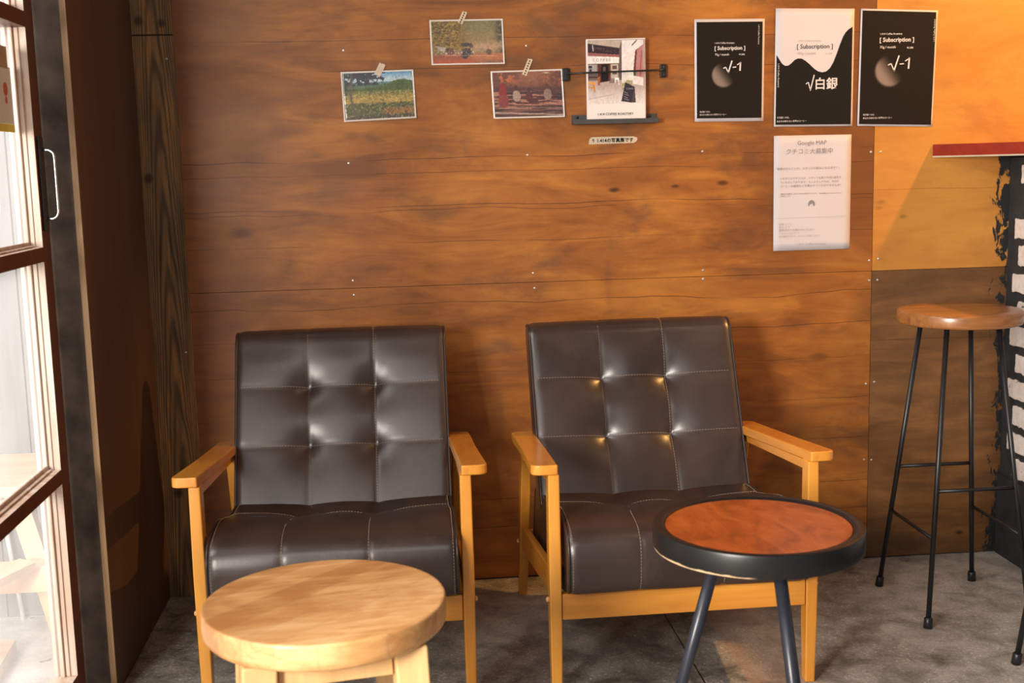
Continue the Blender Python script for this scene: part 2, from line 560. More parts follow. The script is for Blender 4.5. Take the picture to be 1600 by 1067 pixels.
def sleeve_material():
    t = NT('clear_plastic_sleeve')
    tr = t.new('ShaderNodeBsdfTransparent')
    gl = t.new('ShaderNodeBsdfGlossy'); gl.inputs['Roughness'].default_value = .12
    n = t.noise(t.coord((1, 1, 1)), 15, 1, .4, .6)
    b = t.new('ShaderNodeBump'); b.inputs['Strength'].default_value = .35; b.inputs['Distance'].default_value = .004
    t.l.new(n, b.inputs['Height']); t.l.new(b.outputs[0], gl.inputs['Normal'])
    m2 = t.new('ShaderNodeMixShader'); m2.inputs[0].default_value = .05
    t.l.new(tr.outputs[0], m2.inputs[1]); t.l.new(gl.outputs[0], m2.inputs[2])
    t.l.new(m2.outputs[0], t.out.inputs[0])
    return t.m


M_glass = glass_material()
M_sleeve = sleeve_material()

# ------------------------------------------------------------------ room shell


def structure(name, bm, mat, **kw):
    o = obj(name, bm, mat, **kw)
    o['kind'] = 'structure'
    return o


bm = bmesh.new()
box(bm, -.90, 3.2, -4.2, .05, -.06, 0)
structure('floor', bm, M_floor)
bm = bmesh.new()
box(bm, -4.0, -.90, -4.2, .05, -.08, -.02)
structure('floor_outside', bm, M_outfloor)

# back wall: four sheets of plywood, each its own slab of the one wall
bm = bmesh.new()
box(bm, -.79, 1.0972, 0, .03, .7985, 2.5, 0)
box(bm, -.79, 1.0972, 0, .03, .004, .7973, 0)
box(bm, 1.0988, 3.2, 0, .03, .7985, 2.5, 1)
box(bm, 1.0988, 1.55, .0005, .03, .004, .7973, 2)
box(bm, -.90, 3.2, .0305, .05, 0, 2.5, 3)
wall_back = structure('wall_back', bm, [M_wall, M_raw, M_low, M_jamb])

SCREWS = [(-.314, 1.380), (-.314, 1.104), (-.317, .809), (-.316, .772), (.138, 1.114), (.145, .813), (.148, .774), (.592, 1.112), (.592, .806), (.592, .783),
          (1.040, .817), (1.065, .821), (1.041, .765), (1.064, .765), (1.037, .487), (1.060, .491), (1.035, .279), (1.056, .277),
          (1.040, 1.10), (1.066, 1.10), (.142, 1.384)]
for x, z in SCREWS:
    x, z = 1.0076 * x + .0443 - .0025 * z, 1.0106 * z
    bm = bmesh.new()
    n = 12
    r = .0030
    loft(bm, [[(x + r * math.cos(2 * PI * k / n), .001, z + r * math.sin(2 * PI * k / n)) for k in range(n)],
              [(x + r * math.cos(2 * PI * k / n), -.0006, z + r * math.sin(2 * PI * k / n)) for k in range(n)],
              [(x + r * .6 * math.cos(2 * PI * k / n), -.0012, z + r * .6 * math.sin(2 * PI * k / n)) for k in range(n)]])
    obj('screw', bm, M_screw, wall_back, True)

# timber post in the corner
bm = bmesh.new()
box(bm, -.800, -.690, -.006, -.0005, 0, 2.5)
post = structure('trim_1', bm, M_post, bevel=.0015)
for x, z in ((-.7085, 1.381), (-.7085, .648)):
    bm = bmesh.new(); n = 12; r = .003
    loft(bm, [[(x + r * math.cos(2 * PI * k / n), y, z + r * math.sin(2 * PI * k / n)) for k in range(n)] for y in (-.005, -.0068)])
    obj('screw', bm, M_screw, post, True)

# left wall: dark board, its raw edge, and the painted jamb behind it
bm = bmesh.new()
box(bm, -.7995, -.788, -.597, -.007, 0.002, 2.5)
wl = structure('wall_left', bm, M_board)
bm = bmesh.new()
box(bm, -.7997, -.7878, -.6025, -.5972, 0.002, 2.5)
obj('board_edge', bm, M_boardedge, wl)
bm = bmesh.new()
box(bm, -.90, -.7999, -.592, .03, 0, 2.5)
structure('trim_2', bm, M_jamb)

# half wall of white painted bricks under the counter
BX = 1.471
bm = bmesh.new()
box(bm, BX + .003, BX + .11, -2.2, -.001, .22, 1.088, 0)
box(bm, BX - .004, BX + .11, -2.2, -.001, 0, .225, 0)
wr = structure('wall_right', bm, M_blackpaint)
random.seed(5)
bm = bmesh.new()
k = 0
z = .236
while z < 1.05:
    h = .050 + random.uniform(-.003, .003)
    y = -.036 if k % 2 else -.066
    y -= random.uniform(0, .012)
    if z > .93: y -= .03
    first = True
    while y > -1.2:
        L = (.19 if not first or k % 2 else .11) + random.uniform(-.01, .006)
        y1 = y - L
        # irregular brick face
        c = bmesh.new()
        nseg = 10
        pts = []
        for i in range(nseg + 1): pts.append((y - L * i / nseg, z + random.uniform(-.003, .002)))
        for i in range(5): pts.append((y1 + random.uniform(-.002, .002), z + h * (i + 1) / 6))
        for i in range(nseg + 1): pts.append((y1 + L * i / nseg, z + h + random.uniform(-.002, .003)))
        for i in range(5): pts.append((y + random.uniform(-.002, .002), z + h - h * (i + 1) / 6))
        loft(bm, [[(BX + .004, a, b) for a, b in pts], [(BX - .0015, a, b) for a, b in pts],
                  [(BX - .003, y - L / 2 + (a - y + L / 2) * .985, z + h / 2 + (b - z - h / 2) * .92) for a, b in pts]])
        c.free()
        y = y1 - .016
        first = False
    z += .0712
    k += 1
obj('brick_face', bm, M_white_brick, wr)

# ceiling over the room and far side
bm = bmesh.new()
box(bm, -.93, 3.2, -3.4, .05, 2.5, 2.55)
structure('ceiling', bm, M_ceil)
bm = bmesh.new()
box(bm, 3.2, 3.25, -4.2, .05, 0, 2.5)
structure('wall_far_right', bm, M_sidewall)

# ------------------------------------------------------------------ sliding glazed door on the left
XF, XB = -.835, -.880                  # room face and outer face
door = empty('door_1', (0, 0, 0))
door['kind'] = 'structure'
Y0 = -.715
bm = bmesh.new()
box(bm, XB, XF, Y0 - .0, Y0 + .053, .02, 2.06)


def mark_lit_faces(bm, test):
    for f in bm.faces:
        f.normal_update()
        c = f.calc_center_median()
        if test(f.normal, c): f.material_index = 1


bmesh.ops.recalc_face_normals(bm, faces=bm.faces[:])
mark_lit_faces(bm, lambda n, c: n.y < -.5 or n.x < -.5)
stile = obj('stile', bm, [M_red, M_reveal], door)
# mouldings stepped inside the opening
for i, (xa, xb, yy) in enumerate(((-.8345, -.8455, .005), (-.8455, -.8495, .014), (-.8495, -.856, .009))):
    pass
bm = bmesh.new()
for z0, z1 in ((.1, .499), (.528, .939), (.967, 1.379), (1.408, 1.94)):
    for (xa, xb, d) in ((-.848, -.857, .004), (-.857, -.862, .011), (-.870, -.878, .008)):
        box(bm, xb, xa, Y0 - d, Y0 - .0002, z0, z1)
obj('glazing_bead', bm, M_reveal, door, bevel=.0015)
for i, (z0, z1) in enumerate(((.499, .528), (.939, .967), (1.379, 1.408))):
    bm = bmesh.new()
    box(bm, XB, XF + .0005, -2.02, Y0 - .0003, z0, z1)
    bmesh.ops.recalc_face_normals(bm, faces=bm.faces[:])
    mark_lit_faces(bm, lambda n, c: n.z > .5 or n.x < -.5)
    obj('muntin', bm, [M_red, M_reveal], door)
    bm = bmesh.new()
    for (xa, xb, d) in ((-.848, -.857, .004), (-.857, -.862, .011)):
        box(bm, xb, xa, -2.02, Y0 - .012, z1 + .0002, z1 + d)
    obj('glazing_bead', bm, M_reveal, door, bevel=.0015)
bm = bmesh.new()
box(bm, XB, XF, -2.02, Y0 - .0003, .02, .10)
bmesh.ops.recalc_face_normals(bm, faces=bm.faces[:])
mark_lit_faces(bm, lambda n, c: n.z > .5 or n.x < -.5)
obj('bottom_rail', bm, [M_red, M_reveal], door)
bm = bmesh.new()
box(bm, XB, XF, -2.02, Y0 - .0003, 1.94, 2.06)
obj('top_rail', bm, M_red, door)
bm = bmesh.new()
box(bm, XB, XF, -2.09, -2.0203, .02, 2.06)
obj('stile', bm, M_red, door)
bm = bmesh.new()
box(bm, XB + .002, XF - .004, -1.36, -1.33, .1005, 1.9395)
obj('mullion', bm, M_red, door)
for z0, z1 in ((.101, .4985), (.5285, .9385), (.9675, 1.3785), (1.4085, 1.939)):
    bm = bmesh.new()
    box(bm, -.8655, -.8625, -2.019, Y0 - .001, z0, z1)
    obj('pane', bm, M_glass, door)
# pull handle: black backplate and bent steel grip
hd = empty('handle', (0, 0, 0)); hd.parent = door
bm = bmesh.new()
box(bm, XF + .0001, XF + .005, -.702, -.674, .997, 1.177)
obj('backplate', bm, M_black, hd, bevel=.002)
pts = [(XF + .004, -.688, 1.152)]
hx = XF + .027
for a in range(0, 7):
    t_ = a / 6 * PI / 2
    pts.append((hx - .014 + .014 * math.sin(t_), -.688, 1.152 - .014 + .014 * math.cos(t_)))
for a in range(0, 7):
    t_ = a / 6 * PI / 2
    pts.append((hx - .014 + .014 * math.cos(t_), -.688, 1.034 - .014 * math.sin(t_)))
pts.append((XF + .004, -.688, 1.020))
bm = bmesh.new(); tube(bm, pts, .0028, 12)
obj('grip', bm, M_chrome, hd, True)

# ------------------------------------------------------------------ prints: raster painters


def lin(a):
    a = np.clip(a, 0, 1)
    return np.where(a <= .04045, a / 12.92, ((a + .055) / 1.055) ** 2.4)


def fbm(X, Y, sx, sy, seed, octaves=4):
    rs = np.random.RandomState(seed)
    out = np.zeros_like(X); amp = 1; tot = 0
    for o in range(octaves):
        n = 64
        g = rs.rand(n, n)
        fx = (X * sx * 2 ** o) % (n - 1); fy = (Y * sy * 2 ** o) % (n - 1)
        ix = fx.astype(int); iy = fy.astype(int); dx = fx - ix; dy = fy - iy
        dx = dx * dx * (3 - 2 * dx); dy = dy * dy * (3 - 2 * dy)
        v = g[ix, iy] * (1 - dx) * (1 - dy) + g[ix + 1, iy] * dx * (1 - dy) + g[ix, iy + 1] * (1 - dx) * dy + g[ix + 1, iy + 1] * dx * dy
        out += amp * v; tot += amp; amp *= .55
    return out / tot


def put(C, mask, col):
    m_ = np.clip(mask, 0, 1)[..., None]
    return C * (1 - m_) + np.array(col) / 255. * m_


def sst(v, a, b):
    t_ = np.clip((v - a) / (b - a), 0, 1)
    return t_ * t_ * (3 - 2 * t_)


def poly_mask(X, Y, P):
    inside = np.zeros(X.shape, bool)
    n = len(P)
    for i in range(n):
        x0, y0 = P[i]; x1, y1 = P[(i + 1) % n]
        if y0 == y1: continue
        c = ((y0 > Y) != (y1 > Y)) & (X < (x1 - x0) * (Y - y0) / (y1 - y0) + x0)
        inside ^= c
    return inside.astype(float)


def border(C, X, Y, bx, by, col=(232, 218, 206)):
    m_ = ((X < bx) | (X > 1 - bx) | (Y < by) | (Y > 1 - by)).astype(float)
    return put(C, m_, col)


def grainy(C, X, Y, seed, a=.10, sx=70, sy=50):
    g = fbm(X, Y, sx, sy, seed, 2) - .5
    g2 = fbm(X, Y, sx * .35, sy * .35, seed + 50, 3) - .5
    return np.clip(C * (1 + a * 4 * g + a * 3 * g2)[..., None], 0, 1)


def paint_landscape(X, Y):
    n = fbm(X, Y, 22, 18, 3); n2 = fbm(X, Y, 8, 34, 4); fine = fbm(X, Y, 60, 44, 31, 3)
    t_ = sst(Y, .80, 1)[..., None]
    C = np.array((196, 214, 222)) / 255. * (1 - t_) + np.array((98, 156, 196)) / 255. * t_
    ridge = fbm(X, Y * 0, 9, 1, 8)
    hz = .775 + .03 * (ridge - .5)
    C = put(C, sst(hz - Y, -.004, .008), (104, 132, 140))
    hz1 = .735 + .04 * (fbm(X, Y * 0, 12, 1, 18) - .5)
    C = put(C, sst(hz1 - Y, -.004, .008), (92, 112, 92))
    hz2 = .66 + .16 * np.exp(-((X - .84) / .24) ** 2) + .03 * (fbm(X, Y * 0, 22, 1, 19) - .5)
    C = put(C, sst(hz2 - Y, -.004, .01), (88, 104, 44))
    C = put(C, sst(hz2 - Y, .0, .03) * sst(fine, .5, .6) * .7, (60, 78, 30))
    C = put(C, sst(.60 - Y + .05 * (n - .5), -.02, .05), (132, 124, 52))
    C = put(C, sst(.54 - Y, -.04, .10) * (.45 + .55 * n2), (204, 160, 78))
    C = put(C, sst(fine, .56, .66) * (Y < .60) * (Y > .34) * .55, (216, 196, 124))
    C = put(C, sst(fbm(X, Y, 34, 22, 41), .58, .68) * (Y < .62) * (Y > .34) * .5, (96, 96, 38))
    C = put(C, sst(.36 - Y + .10 * (n - .5), -.01, .04), (88, 92, 34))
    C = put(C, sst(.27 - Y, 0, .05) * sst(X, .50, .62) * sst(Y, .08, .14), (158, 104, 36))
    C = put(C, sst(.12 - Y + .06 * (n - .5), -.01, .04) * .8, (74, 58, 40))
    C = put(C, sst(fine, .54, .64) * (Y < .36) * .5, (52, 54, 26))
    C = put(C, sst(fbm(X, Y, 66, 50, 42, 2), .62, .70) * (Y < .36) * .8, (172, 150, 104))
    cr = sst(fbm(X, Y, 30, 26, 6, 5) - .36 + .9 * (Y - .84) - .9 * np.maximum(0, X - .36), .0, .04)
    C = put(C, cr * sst(Y, .69, .74) * (X < .62) * .92, (44, 42, 46))
    C = put(C, np.exp(-((X - .13 - .012 * np.sin(Y * 9)) / .016) ** 2) * (Y > .14), (104, 84, 74))
    C = put(C, sst(fbm(X, Y, 40, 20, 44), .48, .56) * sst(.12 - X, 0, .08) * (Y > .4) * .8, (52, 54, 34))
    return border(grainy(C, X, Y, 51, .09), X, Y, .022, .034)


def paint_dust_road(X, Y):
    n = fbm(X, Y, 26, 20, 13, 5); fine = fbm(X, Y, 60, 44, 16, 3)
    C = np.zeros(X.shape + (3,)) + np.array((150, 124, 78)) / 255.
    C = put(C, sst(Y, .55, 1) * .7, (116, 112, 74))
    C = put(C, sst(.52 - X + .2 * (n - .5), -.05, .15) * (Y > .34), (128, 96, 36))
    C = put(C, sst(.52 - X, -.02, .2) * sst(fine, .5, .58) * (Y > .36) * .75, (176, 146, 58))
    C = put(C, sst(.50 - X, -.02, .2) * sst(fbm(X, Y, 44, 36, 17, 3), .54, .62) * (Y > .42) * .7, (74, 56, 26))
    C = put(C, sst(X, .84, .97) * sst(n, .3, .5), (70, 66, 44))
    C = put(C, np.exp(-((Y - .40) / .10) ** 2) * sst(X, .35, .7) * .75, (200, 156, 122))
    C = put(C, sst(.25 - Y, -.03, .05), (162, 82, 42))
    C = put(C, sst(.12 - Y, -.03, .05) * .6, (190, 84, 34))
    C = put(C, sst(.10 - Y - .05 * X + .05, -.03, .03) * sst(X, .50, .8), (84, 56, 42))
    C = put(C, sst(.27 - Y, 0, .04) * sst(X, .45, .7) * .5, (210, 136, 88))
    C = put(C, poly_mask(X, Y, [(.05, .43), (.17, .25), (.21, .38)]) * .75, (196, 176, 176))
    C = put(C, poly_mask(X, Y, [(.0, .34), (.0, .20), (.14, .22), (.22, .30)]) * .6, (120, 108, 44))

    def blob(cx, cy, sx, sy, col, a=.9, seed=61):
        nonlocal C
        d = ((X - cx) / sx) ** 2 + ((Y - cy) / sy) ** 2 + 1.6 * (fbm(X, Y, 40, 30, seed) - .5)
        C = put(C, sst(1 - d, 0, .25) * a, col)
    blob(.27, .29, .060, .085, (104, 54, 34), .85, 62); blob(.23, .33, .03, .05, (60, 44, 38), .7, 63)
    blob(.49, .27, .085, .105, (58, 42, 40), .95, 64); blob(.46, .19, .055, .06, (40, 30, 30), .9, 65)
    blob(.48, .44, .075, .050, (66, 48, 44), .9, 66); blob(.55, .42, .03, .05, (84, 60, 52), .8, 67)
    blob(.79, .27, .036, .075, (92, 66, 58), .85, 68)
    C = put(C, sst(fbm(X, Y, 80, 60, 70, 2), .64, .70) * np.exp(-((Y - .27) / .07) ** 2) * (X < .60) * .8, (232, 206, 190))
    C = put(C, np.exp(-((Y - .215 + .03 * X) / .008) ** 2) * (X > .2) * (X < .9) * .6, (236, 196, 150))
    return border(grainy(C, X, Y, 71, .07), X, Y, .022, .034)


def paint_steps(X, Y):
    n = fbm(X, Y, 16, 16, 23, 5); fine = fbm(X, Y, 60, 44, 26, 3)
    C = np.zeros(X.shape + (3,)) + np.array((112, 66, 50)) / 255.
    C = put(C, np.exp(-(((X - .55) / .22) ** 2 + ((Y - .88) / .28) ** 2)) * .6, (178, 116, 84))
    C = put(C, sst(fbm(X, Y, 22, 16, 29), .50, .62) * sst(Y, .66, .78) * np.exp(-((X - .2) / .16) ** 2) * .9, (204, 112, 66))
    C = put(C, sst(fbm(X, Y, 24, 24, 30), .50, .62) * sst(Y, .60, .70) * sst(X, .7, .8) * .6, (176, 100, 62))
    C = put(C, np.exp(-((Y - .60) / .05) ** 2) * .7, (74, 42, 40))
    lo = sst(.565 - Y, -.01, .02)
    C = put(C, lo, (92, 50, 42))
    ys = Y + .05 * (fbm(X, Y, 5, 9, 27) - .5) + .05 * X * (1 - Y)
    streak = fbm(X * .35, ys, 12, 46, 24, 4)
    C = put(C, lo * sst(streak, .50, .60) * .8, (196, 138, 112))
    C = put(C, lo * sst(.40 - streak, 0, .06) * .8, (46, 28, 28))
    C = put(C, lo * sst(.30 - Y, 0, .16) * .45, (52, 32, 30))
    C = put(C, lo * np.exp(-((Y - .13 + .08 * X + .02 * (n - .5)) / .014) ** 2) * .85, (226, 196, 176))
    C = put(C, lo * np.exp(-((Y - .22 + .02 * X + .02 * (n - .5)) / .010) ** 2) * .6, (206, 160, 138))

    def fig(cx, cy, s, cloth, head):
        nonlocal C
        wob = .35 * (fbm(X, Y, 30, 22, int(cx * 100)) - .5)
        C = put(C, sst(1 + wob - np.abs((X - cx) / (.060 * s)) ** 2.4 - np.abs((Y - cy - .09 * s) / (.125 * s)) ** 2.6, 0, .25), cloth)
        C = put(C, sst(1 + wob - (((X - cx) / (.032 * s)) ** 2 + ((Y - cy - .265 * s) / (.062 * s)) ** 2), 0, .3), head)
    fig(.155, .26, 1.25, (138, 58, 50), (134, 36, 34))
    C = put(C, poly_mask(X, Y, [(.10, .50), (.105, .68), (.15, .75), (.20, .68), (.205, .5)]) * .9, (146, 36, 32))
    fig(.34, .38, .95, (172, 142, 128), (80, 44, 38)); fig(.515, .36, .85, (96, 42, 40), (78, 34, 32))
    C = put(C, sst(1 - ((X - .57) / .075) ** 2 - ((Y - .36) / .055) ** 2, 0, .3), (86, 38, 36))
    fig(.775, .40, .95, (146, 116, 104), (92, 56, 46))
    C = put(C, np.exp(-(((X - .77) / .05) ** 2 + ((Y - .93 + .1 * (X - .77)) / .013) ** 2)), (244, 214, 176))
    return border(grainy(C, X, Y, 81, .07), X, Y, .022, .034)


def paint_cafe(X, Y):
    n = fbm(X, Y, 14, 20, 33); fine = fbm(X, Y, 50, 60, 34, 3)
    P = lambda *p: poly_mask(X, Y, p)
    C = np.zeros(X.shape + (3,)) + np.array((214, 204, 202)) / 255.
    t_ = sst(Y, .2, .5)[..., None]
    C = np.array((214, 204, 200)) / 255. * (1 - t_) + np.array((168, 150, 142)) / 255. * t_ + 0 * C
    C = put(C, P((.02, .98), (.02, .94), (.62, .87), (.66, .98)), (178, 162, 148))
    C = put(C, P((.02, .95), (.02, .84), (.60, .80), (.62, .88)), (58, 46, 52))
    C = put(C, P((.10, .93), (.11, .855), (.13, .855), (.12, .925)), (176, 166, 160))
    C = put(C, P((.14, .91), (.14, .86), (.58, .82), (.58, .845)) * sst(fine, .45, .6) * .5, (120, 84, 84))
    C = put(C, P((.02, .84), (.02, .805), (.57, .775), (.58, .80)), (146, 92, 86))
    C = put(C, P((.02, .795), (.02, .705), (.55, .705), (.56, .775)), (230, 222, 216))
    C = put(C, P((.02, .70), (.02, .50), (.56, .50), (.56, .70)), (112, 94, 88))
    C = put(C, P((.02, .69), (.02, .60), (.18, .60), (.18, .69)), (160, 152, 152))
    C = put(C, P((.04, .68), (.04, .65), (.10, .65), (.10, .68)) + P((.05, .64), (.05, .61), (.09, .61), (.09, .64)), (60, 52, 56))
    C = put(C, P((.02, .55), (.02, .53), (.20, .53), (.20, .55)), (72, 52, 48))
    C = put(C, P((.20, .70), (.20, .47), (.40, .49), (.40, .70)), (92, 46, 40))
    C = put(C, P((.25, .69), (.25, .48), (.37, .49), (.37, .69)), (34, 30, 32))
    C = put(C, P((.28, .66), (.28, .61), (.33, .61), (.33, .66)), (96, 84, 82))
    C = put(C, P((.42, .69), (.42, .50), (.54, .50), (.54, .69)), (188, 172, 158))
    C = put(C, P((.44, .675), (.44, .63), (.52, .63), (.52, .675)) + P((.44, .61), (.44, .57), (.52, .57), (.52, .61)), (96, 78, 72))
    C = put(C, P((.56, .88), (.60, .98), (.645, .98), (.60, .50), (.56, .50)), (104, 84, 82))
    C = put(C, P((.60, .98), (.60, .46), (.80, .5), (.84, .86), (.97, .93), (.97, .98)), (222, 212, 208))
    C = put(C, P((.78, .45), (.97, .42), (.97, .55), (.80, .55)), (216, 206, 202))
    C = put(C, P((.80, .55), (.86, .86), (.96, .92), (.97, .52)), (178, 122, 118))
    C = put(C, P((.795, .58), (.83, .85), (.865, .87), (.835, .56)), (112, 62, 64))
    C = put(C, P((.90, .54), (.93, .86), (.945, .87), (.93, .54)), (150, 94, 92))
    C = put(C, P((.80, .545), (.80, .60), (.845, .60), (.845, .545)), (78, 88, 52))
    C = put(C, P((.77, .92), (.86, .985), (.865, .975), (.78, .91)), (60, 52, 54))
    C = put(C, sst(fine, .50, .58) * P((.60, .38), (.61, .50), (.78, .49), (.76, .36)), (140, 142, 62))
    C = put(C, P((.03, .46), (.03, .485), (.155, .475), (.155, .455)), (214, 148, 70))
    C = put(C, P((.03, .44), (.03, .40), (.045, .40), (.045, .44)) + P((.10, .46), (.13, .36), (.155, .36), (.13, .46)) + P((.03, .425), (.03, .412), (.12, .405), (.12, .418)), (198, 126, 54))
    C = put(C, P((.19, .54), (.19, .44), (.225, .44), (.235, .55)), (158, 90, 58))
    C = put(C, P((.475, .525), (.475, .505), (.555, .505), (.555, .525)) + P((.485, .505), (.48, .45), (.488, .45), (.495, .505)) + P((.54, .505), (.55, .44), (.558, .44), (.55, .505)), (236, 232, 230))
    C = put(C, P((.39, .52), (.39, .46), (.48, .46), (.48, .52)) * .5, (90, 74, 70))
    C = put(C, P((.59, .24), (.66, .47), (.82, .41), (.76, .22)), (56, 50, 60))
    C = put(C, P((.82, .41), (.76, .22), (.84, .22)), (76, 68, 76))
    C = put(C, P((.67, .435), (.66, .405), (.77, .365), (.79, .39)) * .0, (206, 202, 206))
    for k in range(4):
        C = put(C, P((.64, .35 - .028 * k), (.645, .357 - .028 * k), (.70 + .02 * (k % 2), .337 - .028 * k), (.70 + .02 * (k % 2), .33 - .028 * k)) * .7, (170, 164, 172))
    C = put(C, np.exp(-((Y - .27 - .12 * X) / .004) ** 2) * (X < .45) * .4, (120, 108, 104))
    C = grainy(C, X, Y, 91, .035)
    C = put(C, ((Y < .21) | (X < .025) | (Y > .99)).astype(float), (226, 216, 212))
    return C


def print_sheet(name, quad, painter, nx, ny, mat, off=.002, curl=0.0, parent=None, bulge=0.0):
    """quad: (x,z) of top-left, top-right, bottom-right, bottom-left on the wall"""
    TL, TR, BR, BL = [np.array(q) for q in quad]
    u = np.linspace(0, 1, nx); v = np.linspace(0, 1, ny)
    X, Y = np.meshgrid(u, v, indexing='ij')
    P2 = (TL[None, None] * ((1 - X) * Y)[..., None] + TR * (X * Y)[..., None] + BR * (X * (1 - Y))[..., None] + BL * ((1 - X) * (1 - Y))[..., None])
    yy = -off - curl * (1 - Y) ** 2 * (.3 + .7 * X) - bulge * np.sin(PI * X) * np.sin(PI * Y)
    co = np.stack([P2[..., 0], yy, P2[..., 1]], -1).reshape(-1, 3)
    idx = np.arange(nx * ny).reshape(nx, ny)
    f = np.stack([idx[:-1, :-1], idx[1:, :-1], idx[1:, 1:], idx[:-1, 1:]], -1).reshape(-1, 4)
    me = bpy.data.meshes.new(name)
    me.from_pydata(co.tolist(), [], f.tolist())
    if painter is not None:
        C = lin(painter(X, Y)).reshape(-1, 3)
        a = me.color_attributes.new('print', 'FLOAT_COLOR', 'POINT')
        a.data.foreach_set('color', np.concatenate([C, np.ones((len(C), 1))], 1).astype(np.float32).ravel())
    me.materials.append(mat)
    for p_ in me.polygons: p_.use_smooth = True
    o = link(bpy.data.objects.new(name, me))
    if parent: o.parent = parent
    md = o.modifiers.new('solid', 'SOLIDIFY'); md.thickness = .0004; md.offset = -1
    return o


def strip(name, cx, cz, L, W, ang, mat, parent, y=-.006, dots=0, dotmat=None, torn=True):
    c, s = math.cos(ang), math.sin(ang)
    pts = [(-L / 2, -W / 2)]
    if torn: pts += [(-L / 2 + .002, 0)]
    pts += [(-L / 2, W / 2), (L / 2, W / 2)]
    if torn: pts += [(L / 2 - .0015, W * .2), (L / 2 + .001, -W * .1)]
    pts += [(L / 2, -W / 2)]
    bm = bmesh.new()
    pp = [(cx + a * c - b * s, cz + a * s + b * c) for a, b in pts]
    loft(bm, [[(a, y, b) for a, b in pp], [(a, y + .0004, b) for a, b in pp]])
    o = obj(name, bm, mat, parent)
    if dots:
        bm = bmesh.new()
        for i in range(dots):
            a = (-.5 + (i + .5) / dots) * L * .9
            x, z = cx + a * c, cz + a * s
            loft(bm, [[(x + .0022 * math.cos(2 * PI * k / 10), yy, z + .0022 * math.sin(2 * PI * k / 10)) for k in range(10)] for yy in (y + .0001, y - .0002)])
        obj('printed_dots', bm, dotmat, o)
    return o


k_ = .892


def W2(*pts): return [(1.0076 * x * k_ - .0025 * z * k_ + .0443, 1.0106 * z * k_ + .0002) for x, z in pts]


q = W2((-.363, 1.488), (-.161, 1.492), (-.157, 1.358), (-.359, 1.351))
ph = print_sheet('photo_print', q, paint_landscape, 210, 140, M_print, .002, .004)
tag(ph, 'white-bordered photo of green hills and a tree, taped up lowest left on the wall', 'photo', 'photo prints taped to the plywood wall')
strip('tape', *W2((-.254, 1.492))[0], .034, .016, math.radians(62), M_tape, ph, -.0035)
print_sheet('plastic_sleeve', W2((-.362, 1.492), (-.157, 1.495), (-.152, 1.357), (-.357, 1.350)), None, 30, 20, M_sleeve, .0034, .004, ph)

q = W2((-.111, 1.625), (.095, 1.626), (.097, 1.502), (-.109, 1.502))
ph = print_sheet('photo_print', q, paint_dust_road, 210, 140, M_print, .002, .003)
tag(ph, 'white-bordered photo of carts on a dusty golden road, highest of the taped prints', 'photo', 'photo prints taped to the plywood wall')
strip('tape', *W2((-.0185, 1.630))[0], .032, .012, math.radians(64), M_washi, ph, -.0035, 5, M_dot)
print_sheet('plastic_sleeve', W2((-.116, 1.627), (.095, 1.629), (.100, 1.500), (-.112, 1.500)), None, 30, 20, M_sleeve, .0034, .003, ph)

q = W2((.056, 1.483), (.260, 1.486), (.264, 1.352), (.061, 1.351))
ph = print_sheet('photo_print', q, paint_steps, 210, 140, M_print, .003, .005)
tag(ph, 'white-bordered photo of people in red and white sitting on steps, beside the rack', 'photo', 'photo prints taped to the plywood wall')
strip('tape', *W2((.160, 1.492))[0], .044, .012, math.radians(67), M_washi, ph, -.0045, 6, M_dot)
print_sheet('plastic_sleeve', W2((.052, 1.486), (.260, 1.488), (.267, 1.350), (.057, 1.350)), None, 30, 20, M_sleeve, .0044, .005, ph)

# ------------------------------------------------------------------ lettering


PIECE = [0]


def text_bm(bm, s, x, z, width, y, height=None, weight=0.0, vertical=None, mi=0, align='L', shear=0.0):
    """flat lettering laid on the plane y, left edge x, baseline z, scaled to width (and cap height)"""
    PIECE[0] = PIECE[0] % 40 + 1
    mi = PIECE[0]
    cu = bpy.data.curves.new('txt', 'FONT')
    cu.body = s
    cu.size = 1.0
    cu.offset = weight
    cu.shear = shear
    cu.resolution_u = 2
    o = bpy.data.objects.new('txt', cu)
    COL.objects.link(o)
    bpy.context.view_layer.update()
    me = bpy.data.meshes.new_from_object(o.evaluated_get(bpy.context.evaluated_depsgraph_get()))
    n = len(me.vertices)
    if n:
        co = np.empty(n * 3); me.vertices.foreach_get('co', co); co = co.reshape(-1, 3)
        x0, x1 = co[:, 0].min(), co[:, 0].max(); z0, z1 = co[:, 1].min(), co[:, 1].max()
        sx = width / max(1e-6, x1 - x0)
        sz = sx if height is None else height / max(1e-6, z1 - z0)
        a = (co[:, 0] - x0) * sx; b = (co[:, 1] - (0 if height is None else z0)) * sz
        if vertical is None: px, pz = x + a, z + b
        elif vertical == 'down': px, pz = x + b, z - a
        else: px, pz = x - b, z + a
        vs = [bm.verts.new((px[i], y, pz[i])) for i in range(n)]
        for p_ in me.polygons:
            try:
                f = bm.faces.new([vs[i] for i in p_.vertices]); f.material_index = mi
            except ValueError:
                pass
    bpy.data.objects.remove(o)
    bpy.data.curves.remove(cu)
    bpy.data.meshes.remove(me)


